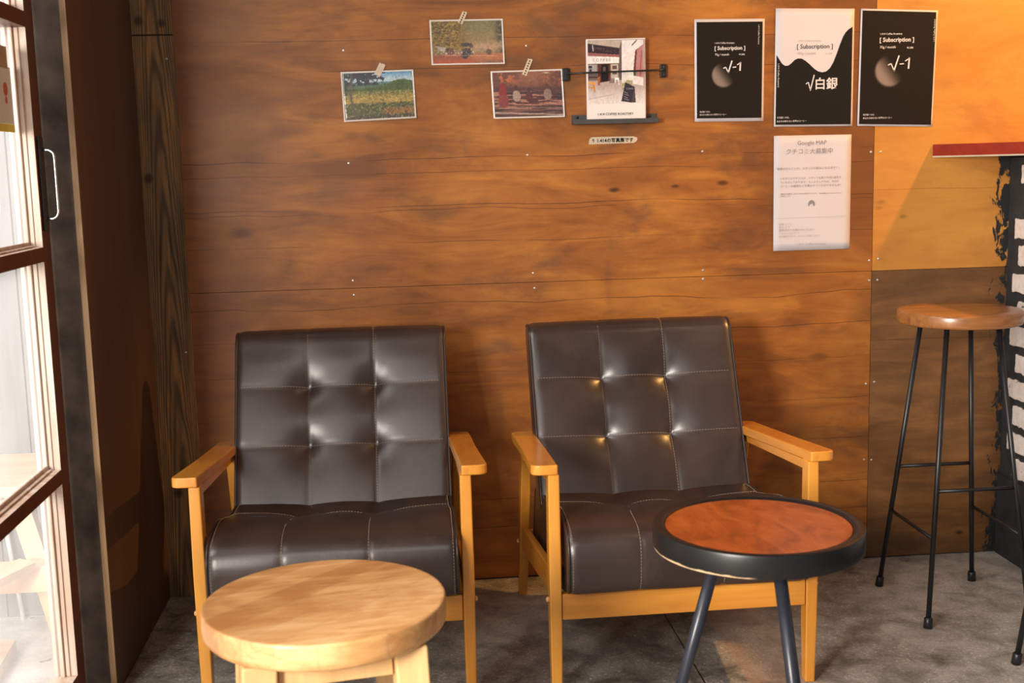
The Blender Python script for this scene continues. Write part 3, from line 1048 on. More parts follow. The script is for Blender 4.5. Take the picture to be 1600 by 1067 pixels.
def flat(name, bm, mat, parent):
    ids = sorted({f.material_index for f in bm.faces})
    if len(ids) > 1:      # one part per line of print
        for i in ids:
            b2 = bm.copy()
            bmesh.ops.delete(b2, geom=[f for f in b2.faces if f.material_index != i], context='FACES')
            for f in b2.faces: f.material_index = 0
            flat(name, b2, mat, parent)
        bm.free()
        return None
    for f in bm.faces: f.material_index = 0
    bmesh.ops.delete(bm, geom=[v for v in bm.verts if not v.link_faces], context='VERTS')
    for f in bm.faces:
        f.normal_update()
        if f.normal.y > 0: f.normal_flip()
    me = bpy.data.meshes.new(name); bm.to_mesh(me); bm.free()
    if isinstance(mat, (list, tuple)):
        for x in mat: me.materials.append(x)
    else: me.materials.append(mat)
    o = link(bpy.data.objects.new(name, me)); o.parent = parent
    return o


def poly(bm, pts, y, mi=0):
    f = bm.faces.new([bm.verts.new((a, y, b)) for a, b in pts]); f.material_index = mi
    return f


class Sheet:
    """a poster on the wall addressed in 0..1 of its own width and height (v up)"""
    def __init__(s, quad, off=.002):
        s.q = [Vector(p) for p in quad]; s.off = off
        s.w = (s.q[1] - s.q[0]).length; s.h = (s.q[0] - s.q[3]).length

    def at(s, u, v):
        TL, TR, BR, BL = s.q
        p = TL * (1 - u) * v + TR * u * v + BR * u * (1 - v) + BL * (1 - u) * (1 - v)
        return (p.x, p.y)

    def paper(s, name, mat, bulge=.0):
        return print_sheet(name, [tuple(p) for p in s.q], None, 12, 16, mat, s.off, 0, None, bulge)

    def text(s, bm, st, u, v, wu, y, **kw):
        x, z = s.at(u, v)
        text_bm(bm, st, x, z, wu * s.w if not kw.get('vertical') else wu * s.h, y, **kw)


def moon_sheet(name, S_, y, box01, cu, cv, r, parent):
    """the dark printed field with a soft lit ball, as vertex colours"""
    u0, u1, v0, v1 = box01
    asp = S_.h / S_.w

    def paint(X, Y):
        U = u0 + (u1 - u0) * X; V = v0 + (v1 - v0) * Y
        C = np.zeros(X.shape + (3,)) + np.array((33, 27, 22)) / 255.
        d = np.sqrt((U - cu) ** 2 + ((V - cv) * asp) ** 2) / r
        dir_ = ((U - cu) * .80 + (V - cv) * asp * .60) / r
        m_ = sst(1.0 - d, -.05, .16) * sst(.55 - dir_, 0, 1.15)
        return put(C, m_ * .95, (138, 120, 110))
    q = [S_.at(u0, v1), S_.at(u1, v1), S_.at(u1, v0), S_.at(u0, v0)]
    return print_sheet(name, q, paint, 90, 130, M_mattprint, y, 0, parent)


# two black subscription posters
def moon_poster(quad, label, b, L, side):
    S_ = Sheet(quad, .0014)
    p = S_.paper('poster', M_paper)
    tag(p, label, 'poster', 'subscription posters on the wall')
    moon_sheet('printed_field', S_, .0020, b, L['cu'], L['cv'], L['r'], p)
    y = -.0026
    bm = bmesh.new()
    sw = L['sw']
    S_.text(bm, '1.414 Coffee Roastery', L['u'] + .005, L['v'] + .060, sw * .64, y, weight=.01)
    S_.text(bm, '[ Subscription ]', L['u'], L['v'], sw, y, weight=.022)
    S_.text(bm, '75g / month', L['u'] + .005, L['v'] - .055, sw * .46, y, weight=.01)
    S_.text(bm, '\u00a51,080', L['u'] + sw * .80, L['v'] - .052, sw * .19, y, weight=.015)
    S_.text(bm, '\u6bce\u6708\u5c4a\u304f\u306e\u306f\u3001', .07, .090, .15, y, weight=.01)
    S_.text(bm, '\u3042\u306a\u305f\u306e\u77e5\u3089\u306a\u3044\u4e16\u754c\u306e\u30b3\u30fc\u30d2\u30fc', .07, .060, .38, y, weight=.01)
    # radical sign, minus, one
    def st(pts, wd):
        P = [Vector(S_.at(*a)) for a in pts]
        for a, b_ in zip(P, P[1:]):
            d = (b_ - a).normalized(); n = Vector((-d.y, d.x)) * wd / 2
            poly(bm, [tuple(a - n), tuple(b_ - n), tuple(b_ + n), tuple(a + n)], y)
    ru, rv, k = L['ru'], L['rv'], L['k']
    st([(ru, rv + .045 * k), (ru + .035 * k, rv + .057 * k), (ru + .075 * k, rv)], .0028)
    st([(ru + .070 * k, rv), (ru + .125 * k, rv + .120 * k)], .0036)
    st([(ru + .135 * k, rv + .055 * k), (ru + .185 * k, rv + .058 * k)], .0026)
    st([(ru + .240 * k, rv + .020 * k), (ru + .246 * k, rv + .105 * k)], .0040)
    st([(ru + .246 * k, rv + .100 * k), (ru + .198 * k, rv + .078 * k)], .0026)
    S_.text(bm, side, *L['side'], .19, y - .0, vertical=L['sv'], weight=.0)
    flat('printed_lettering', bm, M_white, p)
    return p


LA = dict(u=.285, v=.700, sw=.435, cu=.415, cv=.455, r=.175, ru=.41, rv=.475, k=1.0, side=(.905, .94), sv='down')
moon_poster(W2((.641, 1.617), (.846, 1.616), (.843, 1.329), (.641, 1.331)),
            'smallest black poster with white border and half-lit ball, nearest the photo rack', (.03, .97, .032, .972), LA, '1.414 Coffee Roastery')
LC = dict(u=.255, v=.722, sw=.445, cu=.40, cv=.475, r=.200, ru=.375, rv=.475, k=1.12, side=(.975, .735), sv='up')
moon_poster(W2((1.129, 1.640), (1.359, 1.632), (1.350, 1.302), (1.123, 1.309)),
            'black poster with half-lit ball hanging across the joint to the yellow plywood', (.02, .978, .016, .985), LC, '1.414 Coffee Roastery')

# white and black poster
S_ = Sheet(W2((.878, 1.644), (1.110, 1.640), (1.108, 1.309), (.874, 1.312)), .0014)
p = S_.paper('poster', M_paper)
tag(p, 'middle poster, white above a wavy edge and black below with two large characters', 'poster', 'subscription posters on the wall')
bm = bmesh.new()
wave = [(.018, .610), (.05, .575), (.09, .535), (.13, .517), (.17, .520), (.21, .540), (.25, .568), (.29, .580), (.34, .578), (.39, .558), (.44, .530), (.50, .492), (.55, .470), (.60, .462),
        (.65, .468), (.70, .498), (.74, .545), (.78, .615), (.82, .695), (.86, .765), (.89, .800), (.93, .828), (.978, .848)]
for (a, b), (c, d) in zip(wave, wave[1:]):
    poly(bm, [S_.at(a, .016), S_.at(c, .016), S_.at(c, d), S_.at(a, b)], -.0020)
flat('printed_field', bm, M_ink, p)
y = -.0026
bm = bmesh.new()
S_.text(bm, '\u6bce\u6708\u5c4a\u304f\u306e\u306f\u3001', .035, .070, .16, y, weight=.012)
S_.text(bm, '\u3042\u306a\u305f\u306e\u77e5\u3089\u306a\u3044\u4e16\u754c\u306e\u30b3\u30fc\u30d2\u30fc', .035, .038, .38, y, weight=.012)
S_.text(bm, '1.414 Coffee Roastery', .035, .535, .20, y, vertical='down', weight=.0)
S_.text(bm, '\u767d\u9280', .520, .325, .285, y, weight=.018)


def stroke(pts, wd):
    P = [Vector(S_.at(*a)) for a in pts]
    for a, b_ in zip(P, P[1:]):
        d = (b_ - a).normalized(); n = Vector((-d.y, d.x)) * wd / 2
        poly(bm, [tuple(a - n), tuple(b_ - n), tuple(b_ + n), tuple(a + n)], y)


stroke([(.395, .362), (.425, .378), (.455, .310)], .0026)
stroke([(.452, .305), (.500, .440)], .0030)
flat('printed_lettering', bm, M_white, p)
bm = bmesh.new()
S_.text(bm, '[ Subscription ]', .275, .662, .455, y, weight=.006)
flat('printed_lettering', bm, M_ink, p)
bm = bmesh.new()
S_.text(bm, '1.414 Coffee Roastery', .285, .720, .30, y)
S_.text(bm, '100g / month', .28, .612, .235, y)
S_.text(bm, '\u00a51,380', .64, .614, .085, y)
flat('printed_lettering', bm, M_paleink, p)

# review notice
S_ = Sheet(W2((.8745, 1.286), (1.106, 1.285), (1.105, .953), (.874, .953)), .0014)
p = S_.paper('notice', M_paper, .0015)
tag(p, 'white printed notice sheet with grey Japanese text and fold lines, below the middle poster', 'notice')
y = -.0036
bm = bmesh.new()
S_.text(bm, 'Google MAP', .300, .918, .375, y)
S_.text(bm, '\u30af\u30c1\u30b3\u30df\u5927\u52df\u96c6\u4e2d', .155, .842, .60, y)
S_.text(bm, '\u300c\u7686\u69d8\u306e\u3072\u3068\u3053\u3068\u304c\u3001\u30b9\u30bf\u30c3\u30d5\u306e\u52b1\u307f\u306b\u306a\u308a\u307e\u3059\uff01\u300d', .025, .705, .82, y)
for i, (s, wd) in enumerate((('\u3044\u305f\u3060\u3044\u305f\u30af\u30c1\u30b3\u30df\u306f\u3001\u30b9\u30bf\u30c3\u30d5\u5168\u54e1\u3067\u5927\u5207\u306b\u8aad\u307e\u305b', .79),
                           ('\u3066\u3044\u305f\u3060\u3044\u3066\u304a\u308a\u307e\u3059\u3002\u3082\u3057\u3088\u308d\u3057\u3051\u308c\u3070\u3001\u4eca\u65e5\u306e', .76),
                           ('\u30b3\u30fc\u30d2\u30fc\u306e\u611f\u60f3\u306a\u3069\u3092\u805e\u304b\u305b\u3066\u3044\u305f\u3060\u3051\u307e\u305b\u3093\u304b\uff1f', .79))):
    S_.text(bm, s, .080, .622 - .034 * i, wd, y)
flat('printed_lettering', bm, M_greyink, p)
bm = bmesh.new()
S_.text(bm, '\u6295\u7a3f\u3055\u308c\u305f\u969b\u306f\u3001\u30b9\u30bf\u30c3\u30d5\u307e\u3067\u304a\u58f0\u304c\u3051\u304f\u3060\u3055\u3044\u3002', .085, .490, .47, y, weight=.01)
S_.text(bm, '\u65e5\u9803\u306e\u611f\u8b1d\u3092\u8fbc\u3081\u3066\u304a\u793c\u3092\u3044\u305f\u3057\u307e\u3059', .59, .490, .28, y, weight=.01)
S_.text(bm, '\u304a\u6c17\u8efd\u306b\u3069\u3046\u305e', .085, .472, .13, y)
# simple drawn cap of hair on a head
P = [S_.at(.445 + .045 * (1 - math.cos(a)), .400 + .038 * math.sin(a)) for a in np.linspace(0, PI, 14)] + [S_.at(.520, .380), S_.at(.505, .402), S_.at(.490, .408), S_.at(.472, .402), S_.at(.455, .380)]
poly(bm, P[::-1], y)
flat('printed_lettering', bm, M_greyink, p)
bm = bmesh.new()
for i, (s, wd) in enumerate((('\u5e97\u8217 \u30b3\u30fc\u30d2\u30fc', .20), ('\u5e97\u4e3b \u3088\u308a', .14), ('\u7686\u69d8\u306e\u58f0\u3092\u304a\u805e\u304b\u305b\u304f\u3060\u3055\u3044', .46),
                           ('\u3053\u3061\u3089\u306e\u4e8c\u6b21\u5143\u30b3\u30fc\u30c9', .27), ('\u304b\u3089\u6295\u7a3f\u3067\u304d\u307e\u3059\u3002\u3088\u308d\u3057\u304f\u304a\u9858\u3044\u3057\u307e\u3059', .53))):
    S_.text(bm, s, .065, .225 - .0265 * i, wd, y)
S_.text(bm, '1.414  Coffee Roastery', .31, .045, .37, y)
poly(bm, [S_.at(.02, .283), S_.at(.95, .289), S_.at(.95, .2915), S_.at(.02, .285)], -.0031)
flat('printed_lettering', bm, M_paleink, p)

# ------------------------------------------------------------------ book rack
ledge = empty('wall_ledge', (.406 * k_, 0, 1.33 * k_))
tag(ledge, 'short grey steel ledge screwed to the wall, carrying the photo book', 'shelf')


def child(name, bm, mat, root, **kw):
    o = obj(name, bm, mat, root, **kw)
    o.matrix_parent_inverse = Matrix.Translation(root.location).inverted() if root.rotation_euler.z == 0 else root.matrix_world.inverted()
    return o


x0, x1 = .2825 * k_, .5305 * k_
z0, z1, z2 = 1.329 * k_, 1.340 * k_, 1.356 * k_
bm = bmesh.new()
box(bm, x0, x1, -.003, -.0003, z0, z2)
child('backplate', bm, M_rack, ledge)
bm = bmesh.new()
box(bm, x0, x1, -.034, -.0031, z0, z0 + .003)
box(bm, x0, x1, -.0345, -.032, z0, z1 + .002)
child('tray', bm, M_rack, ledge, bevel=.0006)
for x in (x0 + .015, x1 - .018):
    bm = bmesh.new()
    tube(bm, [(x, -.003, z2 - .006), (x, -.0045, z2 - .006)], .0035, 12)
    child('screw', bm, M_black, ledge, smooth=True)

rod = empty('metal_bar', (.41 * k_, 0, 1.474 * k_))
tag(rod, 'thin black metal bar on two brackets, holding the photo book against the wall', 'bar')
for (a, b, c, d) in ((.2575, .2765, 1.452, 1.488), (.5405, .5585, 1.457, 1.494)):
    bm = bmesh.new()
    box(bm, a * k_, b * k_, -.012, -.0003, c * k_, d * k_)
    br = child('bracket', bm, M_black, rod, bevel=.0015)
    for zz in (c + .008, d - .008):
        bm = bmesh.new()
        tube(bm, [((a + b) / 2 * k_, -.0119, zz * k_), ((a + b) / 2 * k_, -.0132, zz * k_)], .0018, 10)
        o = obj('screw', bm, M_rack, br, smooth=True)
bm = bmesh.new()
tube(bm, [(.270 * k_, -.009, 1.4705 * k_), (.278 * k_, -.030, 1.471 * k_), (.33 * k_, -.031, 1.4725 * k_), (.50 * k_, -.031, 1.4755 * k_), (.543 * k_, -.030, 1.4765 * k_), (.549 * k_, -.009, 1.477 * k_)], .0022, 10)
child('rod', bm, M_black, rod, smooth=True)

bk = empty('photo_book', (.41 * k_, -.016, 1.341 * k_))
tag(bk, 'thin photo book with a cafe front on its cover, standing on the grey ledge', 'book')
D_ = Vector((0, 0, 0))
bx0, bx1, bz0, bz1 = .3235 * k_, .4925 * k_, 1.3355 * k_, 1.5665 * k_
bm = bmesh.new()
box(bm, bx0 + .002, bx1 + .001, -.0262, -.006, bz0, bz1 - .001)
child('pages', bm, M_paper, bk)
q = [(bx0, bz1 - .0015), (bx1 + .0005, bz1), (bx1 - .001, bz0 + .0012), (bx0, bz0 + .0002)]
cv = print_sheet('cover', q, paint_cafe, 170, 230, M_mattprint, .0268)
cv.parent = bk; cv.matrix_parent_inverse = Matrix.Translation(bk.location).inverted()
bm = bmesh.new()
text_bm(bm, '1.414 COFFEE ROASTERY', bx0 + .028, bz0 + .0155, .092, -.0276, weight=.012)
o = flat('printed_lettering', bm, M_ink, cv)
bm = bmesh.new()
text_bm(bm, 'C O F F E E', bx0 + .016, bz0 + .1500, .046, -.0276)
text_bm(bm, 'COFFEE', bx0 + .1010, bz0 + .0790, .019, -.0276, weight=.02, shear=-.3)
flat('printed_lettering', bm, M_greyink, cv)

for o_ in (ledge, rod, bk):
    o_.location.x += .0438; o_.location.z += .0136

# handwritten masking tape label
bm = bmesh.new()
P = [(.331, 1.274), (.463, 1.2755), (.469, 1.279), (.4735, 1.284), (.4725, 1.291), (.466, 1.2925), (.461, 1.2945), (.340, 1.2945), (.334, 1.290), (.3325, 1.283)]
P = [(a * k_, b * k_) for a, b in P]
loft(bm, [[(a, -.0006, b) for a, b in P], [(a, -.0012, b) for a, b in P]])
lb = obj('tape_label', bm, M_label)
tag(lb, 'strip of beige masking tape with black handwriting, stuck below the grey ledge', 'label')
bm = bmesh.new()
text_bm(bm, '\u2191 1.414\u306e\u5199\u771f\u96c6\u3067\u3059', .3405 * k_, 1.2795 * k_, .108, -.0016, weight=.03)
flat('handwriting', bm, M_ink, lb)
lb.location = (.0441, 0, .0121)

# sticker on the upper door pane
S_ = Sheet([(-.70, 1.300), (-.60, 1.300), (-.60, 1.163), (-.70, 1.163)], 0)
bm = bmesh.new()
box(bm, -.8622, -.8616, -.90, -.738, 1.199, 1.303, 0)
st_ = obj('window_sticker', bm, plain('sticker_white', (.80, .78, .70), .5, var=.03))
tag(st_, 'white sticker with a red emblem and a yellow band, on the glass of the door', 'sticker')
bm = bmesh.new()
box(bm, -.8622, -.8615, -.90, -.7375, 1.184, 1.1988)
obj('yellow_band', bm, plain('sticker_yellow', (.85, .70, .05), .5), st_)
bm = bmesh.new()
box(bm, -.8615, -.8612, -.90, -.752, 1.300, 1.340)
obj('brown_band', bm, plain('sticker_brown', (.40, .24, .10), .5), st_)
bm = bmesh.new()
for cy, cz, r in ((-.775, 1.262, .012), (-.775, 1.242, .007)):
    loft(bm, [[(xx, cy + r * math.cos(2 * PI * k / 20) * (1 if r > .01 else .8), cz + r * math.sin(2 * PI * k / 20)) for k in range(20)] for xx in (-.8615, -.8611)])
obj('red_emblem', bm, plain('sticker_red', (.72, .10, .06), .5), st_)

# ------------------------------------------------------------------ armchairs


def smooth_profile(ctrl, n=8):
    """closed Catmull-Rom through control points, n samples per span"""
    out = []
    N = len(ctrl)
    for i in range(N):
        p0, p1, p2, p3 = [Vector(ctrl[(i + k) % N]) for k in (-1, 0, 1, 2)]
        for j in range(n):
            t = j / n
            out.append(.5 * ((2 * p1) + (-p0 + p2) * t + (2 * p0 - 5 * p1 + 4 * p2 - p3) * t * t + (-p0 + 3 * p1 - 3 * p2 + p3) * t ** 3))
    return out


def round_poly(ctrl, n=5, dense=.008):
    """closed polygon with rounded corners: ctrl = (a, b, radius)"""
    out = []
    N = len(ctrl)
    for i in range(N):
        p = Vector(ctrl[i][:2]); a = Vector(ctrl[i - 1][:2]); b = Vector(ctrl[(i + 1) % N][:2])
        r = min(ctrl[i][2], .48 * (a - p).length, .48 * (b - p).length)
        d1 = (a - p).normalized(); d2 = (b - p).normalized()
        s = p + d1 * r; e = p + d2 * r
        for j in range(n + 1):
            t = j / n
            out.append(s * (1 - t) ** 2 + p * 2 * t * (1 - t) + e * t * t)
    res = []
    for a, b in zip(out, out[1:] + out[:1]):
        L = (b - a).length
        m_ = max(1, int(L / dense))
        for j in range(m_): res.append(a.lerp(b, j / m_))
    return res


class Cushion:
    def __init__(s, prof, hw, disp, r=.018):
        s.p = prof; s.hw = hw; s.disp = disp; s.r = r
        n = len(prof)
        area_ = sum(prof[i - 1].x * prof[i].y - prof[i].x * prof[i - 1].y for i in range(n))
        sg = 1 if area_ > 0 else -1
        s.nm = []
        for i in range(n):
            t = (prof[(i + 1) % n] - prof[i - 1]).normalized()
            s.nm.append(Vector((t.y, -t.x)) * sg)

    def point(s, u, i, extra=0.0):
        p, n = s.p[i % len(s.p)], s.nm[i % len(s.p)]
        a = abs(u) - (s.hw - s.r)
        e = 0
        if a > 0: e = (s.r - math.sqrt(max(0, s.r ** 2 - a * a))) * .5
        q = p + n * (s.disp(u, p, n) * max(0.0, 1 - e / s.r) - e + extra)
        return Vector((u, q.x, q.y))

    def mesh(s, name, mat, root):
        us = []
        N = 84
        for k in range(N + 1):
            t = -1 + 2 * k / N
            us.append(s.hw * t)
        us = [-s.hw, -s.hw + .0005, -s.hw + .002] + us[1:-1] + [s.hw - .002, s.hw - .0005, s.hw]
        us = sorted(set(us))
        bm = bmesh.new()
        R = [[bm.verts.new(s.point(u, i)) for i in range(len(s.p))] for u in us]
        n = len(s.p)
        for a, b in zip(R, R[1:]):
            for i in range(n):
                j = (i + 1) % n
                bm.faces.new((a[i], a[j], b[j], b[i]))
        for ring in (R[0], R[-1]):
            c = Vector((0, 0, 0))
            for v in ring: c += v.co
            c /= n
            cv = bm.verts.new(c + Vector((.002 if c.x > 0 else -.002, 0, 0)))
            for i in range(n): bm.faces.new((ring[i], ring[(i + 1) % n], cv))
        return obj(name, bm, mat, root, smooth=True)

    def piping(s, root, i0, i1):
        for sg in (-1, 1):
            bm = bmesh.new()
            pts = [s.point(sg * (s.hw - .0045), i) + Vector((sg * .0025, 0, 0)) for i in range(i0, i1)]
            tube(bm, pts, .0028, 8)
            obj('piping', bm, M_piping, root, smooth=True)

    def stitches(s, root, paths):
        bm = bmesh.new()
        for path in paths:     # path = list of (u, i) already dense
            P = []
            for u, i in path:
                i0 = int(math.floor(i)); f = i - i0
                P.append(s.point(u, i0, .0006).lerp(s.point(u, i0 + 1, .0006), f))
            d = 0; on = True; start = P[0]
            step, gap = .0042, .0026
            cur = [P[0]]
            # arc-length walk
            acc = [0]
            for a, b in zip(P, P[1:]): acc.append(acc[-1] + (b - a).length)
            tot = acc[-1]; q = 0; k = 0

            def at(x):
                lo = 0
                import bisect
                j = min(len(acc) - 2, max(0, bisect.bisect_right(acc, x) - 1))
                f = (x - acc[j]) / max(1e-9, acc[j + 1] - acc[j])
                return P[j].lerp(P[j + 1], f)
            while q + step < tot:
                a, b = at(q), at(q + step)
                tube(bm, [a, b], .00055, 4)
                q += step + gap
        return obj('stitching', bm, M_stitch, root)


def seam_disp(u, v, U, V, tuft, vr, amp=.0035, puff=.006, dep=.018, sig=.026):
    """pillowed tufting: u,v surface coordinates, seams at U and V, tufts at crossings"""
    d = 0.0
    mu = min(abs(u - a) for a in U)
    mv = min(abs(v - a) for a in V)
    d -= amp * (math.exp(-mu / .006) + .6 * math.exp(-mv / .006))
    d += puff * (1 - math.exp(-mu / .03)) * (1 - math.exp(-mv / .03))
    for a in U:
        for b in V:
            if (a, b) in tuft or tuft is True:
                r = math.hypot(u - a, v - b)
                d -= dep * math.exp(-(r / sig)) * 1.0
    return d


def build_chair(loc, rz, label, other):
    root = empty('armchair', loc, rz)
    tag(root, label, 'armchair', 'tufted leather armchairs by the wall')
    # --- seat cushion (profile in y,z; starts at lower back, over the top to the front)
    sp = round_poly([(.56, .170, .02), (.50, .322, .03), (.25, .346, .06), (.085, .385, .062), (-.042, .366, .066), (-.034, .244, .022), (.05, .214, .02)], 9)
    US = (-.080, .080)
    VS = (.29,)

    def sd(u, p, n):
        if n.y < .0 and n.x > -.3: return 0.0
        d = 0
        ub = -.022 * max(0.0, min(1.0, (.26 - p.x) / .2))
        mu = min(abs(u - US[0] - ub), abs(u - US[1] - ub * .4))
        d -= .0018 * math.exp(-mu / .004)
        if n.y > .2:
            tp = float(sst(np.float64(p.x), .0, .16))
            mv = abs(p.x - .29)
            d -= .0020 * math.exp(-mv / .005)
            d += .007 * (1 - math.exp(-mu / .035)) * (1 - math.exp(-mv / .05)) * tp
            for a in US: d -= .026 * math.exp(-math.hypot(u - a, p.x - .29) / .040)
        elif n.x < -.5:
            d += .002 * (1 - math.exp(-mu / .04))
        return d
    cs = Cushion(sp, .250, sd, .020)
    seat = cs.mesh('seat', M_leather, root)
    n = len(sp)
    fi = [i for i in range(n) if cs.nm[i].y > .15 or cs.nm[i].x < -.5]
    i0, i1 = min(fi), max(fi)
    cs.piping(seat, i0, i1 + 1)
    mid = min(range(n), key=lambda i: abs(sp[i].x - .29) + (0 if cs.nm[i].y > .5 else 9))
    paths = [[(a - .022 * q_ * max(0.0, min(1.0, (.26 - sp[i].x) / .2)), i) for i in range(i0 + 2, i1)] for a, q_ in ((US[0], 1), (US[1], .4))] + [[(-.245 + .49 * k / 120, mid) for k in range(121)]]
    for sg in (-1, 1):
        paths.append([(sg * .2405, i) for i in range(i0 + 2, i1)])
    cs.stitches(seat, paths)
    # --- back cushion
    bp = round_poly([(.365, .305, .02), (.556, .722, .042), (.634, .706, .042), (.452, .285, .02)], 9)
    UB = (-.080, .078)
    VB = (.461, .590)

    def bd(u, p, n):
        mu = min(abs(u - a) for a in UB)
        if n.x > .3: return 0.0
        if n.y > .75:
            return -.0025 * math.exp(-mu / .005) + .002 * math.cos(u / .25 * PI / 2)
        fade = 1 - sst(np.float64(p.y), .640, .69)
        mv = min(abs(p.y - a) for a in VB)
        d = -.0016 * math.exp(-mu / .004) - .0012 * math.exp(-mv / .004) * fade
        d += .0032 * (1 - math.exp(-mu / .035)) * (1 - math.exp(-mv / .035)) * fade * (1 - math.exp(-(.25 - abs(u)) / .03))
        for a in UB:
            for b in VB:
                d -= .027 * math.exp(-math.hypot(u - a, (p.y - b)) / .036)
        return float(d)
    cb = Cushion(bp, .252, bd, .022)
    back = cb.mesh('backrest', M_leather, root)
    n = len(bp)
    fi = [i for i in range(n) if cb.nm[i].x < .6 and cb.nm[i].y > -.75]
    i0, i1 = min(fi), max(fi)
    cb.piping(back, i0, i1 + 1)
    fm = [min(range(n), key=lambda i: abs(bp[i].y - v) + (0 if cb.nm[i].x < -.5 else 9)) for v in VB]
    paths = [[(a, i) for i in range(i0 + 2, i1)] for a in UB] + [[(-.238 + .476 * k / 120, f) for k in range(121)] for f in fm]
    cb.stitches(back, paths)
    # --- frame
    for sg in (-1, 1):
        bm = bmesh.new()
        cx = sg * .2705
        loft(bm, [rect(cx, .026, 0, .021, .026), rect(cx, .026, .12, .024, .034), rect(cx, .026, .30, .025, .040), rect(cx, .026, .482, .023, .038)])
        lg = obj('leg', bm, M_beech, root, bevel=.003)
        bm = bmesh.new()
        tube(bm, [(sg * .2825, .026, .214), (sg * .2870, .026, .214), (sg * .2890, .026, .214)], [.0056, .0056, .003], 14)
        obj('wood_plug', bm, M_plug, lg, smooth=True)
        bm = bmesh.new()
        loft(bm, [rect(cx, .650, 0, .021, .026), rect(cx, .615, .10, .024, .036), rect(cx, .543, .30, .025, .040), rect(cx, .497, .437, .023, .038)])
        lg = obj('leg', bm, M_beech, root, bevel=.003)
        bm = bmesh.new()
        tube(bm, [(sg * .2830, .592, .160), (sg * .2870, .592, .160), (sg * .2890, .592, .160)], [.0056, .0056, .003], 14)
        obj('wood_plug', bm, M_plug, lg, smooth=True)
        # armrest board
        bm = bmesh.new()
        outer = [(.2625, 0.0, .004), (.3165, 0.0, .034), (.307, .25, .08), (.3025, .535, .022), (.248, .535, .012), (.255, .25, .08)]
        pr = round_poly([(a, b, q_) for a, b, q_ in outer], 7, .03)
        def zt(yv): return .504 - .0485 * yv / .535
        loft(bm, [[(sg * q.x, q.y, zt(q.y) - .021) for q in pr], [(sg * q.x, q.y, zt(q.y)) for q in pr]])
        obj('armrest', bm, M_beechy, root, bevel=.006, seg=3)
        # rail under the arm
        bm = bmesh.new()
        xa, xb = sg * .2605, sg * .2805
        za, zb = zt(.046) - .0215, zt(.478) - .0215
        loft(bm, [[(xa, .046, za - .020), (xb, .046, za - .020), (xb, .046, za), (xa, .046, za)], [(xa, .478, zb - .018), (xb, .478, zb - .018), (xb, .478, zb), (xa, .478, zb)]])
        obj('arm_rail', bm, M_beechy, root, bevel=.002)
        # side rail
        bm = bmesh.new()
        xa, xb = sg * .2600, sg * .2775
        loft(bm, [[(xa, .047, .217), (xb, .047, .217), (xb, .047, .272), (xa, .047, .272)], [(xa, .578, .140), (xb, .578, .140), (xb, .560, .204), (xa, .560, .204)]])
        obj('side_rail', bm, M_beechy, root, bevel=.003)
    bm = bmesh.new(); box(bm, -.2575, .2575, .010, .032, .173, .229)
    obj('front_rail', bm, M_beechx, root, bevel=.003)
    bm = bmesh.new(); box(bm, -.2575, .2575, .575, .597, .140, .190)
    obj('rear_rail', bm, M_beechx, root, bevel=.003)
    return root


c1 = build_chair((-.3078, -.7366, 0), -.0067, 'brown leather armchair with orange wood arms, behind the pale wooden stool', 1)
c2 = build_chair((.4097, -.7651, 0), .0140, 'brown leather armchair with orange wood arms, behind the black-rimmed side table', 2)

# ------------------------------------------------------------------ pale wooden stool
st = empty('round_stool', (-.285, -1.318, 0), math.radians(10))
tag(st, 'pale wooden stool with thick round laminated top, in front of the left armchair', 'stool')
bm = bmesh.new()
lathe(bm, [(.10, .412), (.174, .412), (.181, .4135), (.1840, .417), (.1850, .424), (.1850, .4480), (.1846, .4505), (.1835, .4522), (.1815, .453), (.178, .453), (.12, .453), (.06, .453)], 96)
obj('seat', bm, M_stooltop, st, smooth=True)
hs = .108
for sx in (-1, 1):
    for sy in (-1, 1):
        bm = bmesh.new()
        loft(bm, [rect(sx * (hs + .018), sy * (hs + .018), 0, .042, .042), rect(sx * hs, sy * hs, .4115, .050, .050)])
        obj('leg', bm, M_stoolleg, st, bevel=.004)
for sy in (-1, 1):
    bm = bmesh.new(); box(bm, -hs + .0255, hs - .0255, sy * hs - .011, sy * hs + .011, .368, .4115)
    obj('apron', bm, M_stoolleg, st, bevel=.002)
    bm = bmesh.new(); box(bm, sy * hs - .011, sy * hs + .011, -hs + .0255, hs - .0255, .368, .4115)
    obj('apron', bm, M_stoolleg, st, bevel=.002)

# ------------------------------------------------------------------ black-rimmed side table
tb = empty('side_table', (.4330, -1.182, 0))
tag(tb, 'round side table with red-stained top, thick black rim and splayed black legs', 'table')
tb.scale = (.98, .98, 1.03)
bm = bmesh.new()
lathe(bm, [(.10, 0.4375), (.165, 0.4375), (.1685, 0.4390), (.1790, 0.4425), (.1800, 0.4455), (.1800, 0.4750), (.1785, 0.4785), (.1755, 0.4800), (.1615, 0.4775), (.1592, 0.4755), (.1587, 0.4720), (.08, 0.4720)], 96)
rim = obj('rim', bm, M_rim, tb, smooth=True)
m_ = rim.modifiers.new('e', 'EDGE_SPLIT'); m_.split_angle = math.radians(38)
bm = bmesh.new()
lathe(bm, [(.05, 0.4722), (.1584, 0.4722), (.1584, 0.4752), (.1573, 0.4760), (.08, 0.4760)], 96)
obj('tabletop', bm, M_tabletop, tb, smooth=False)
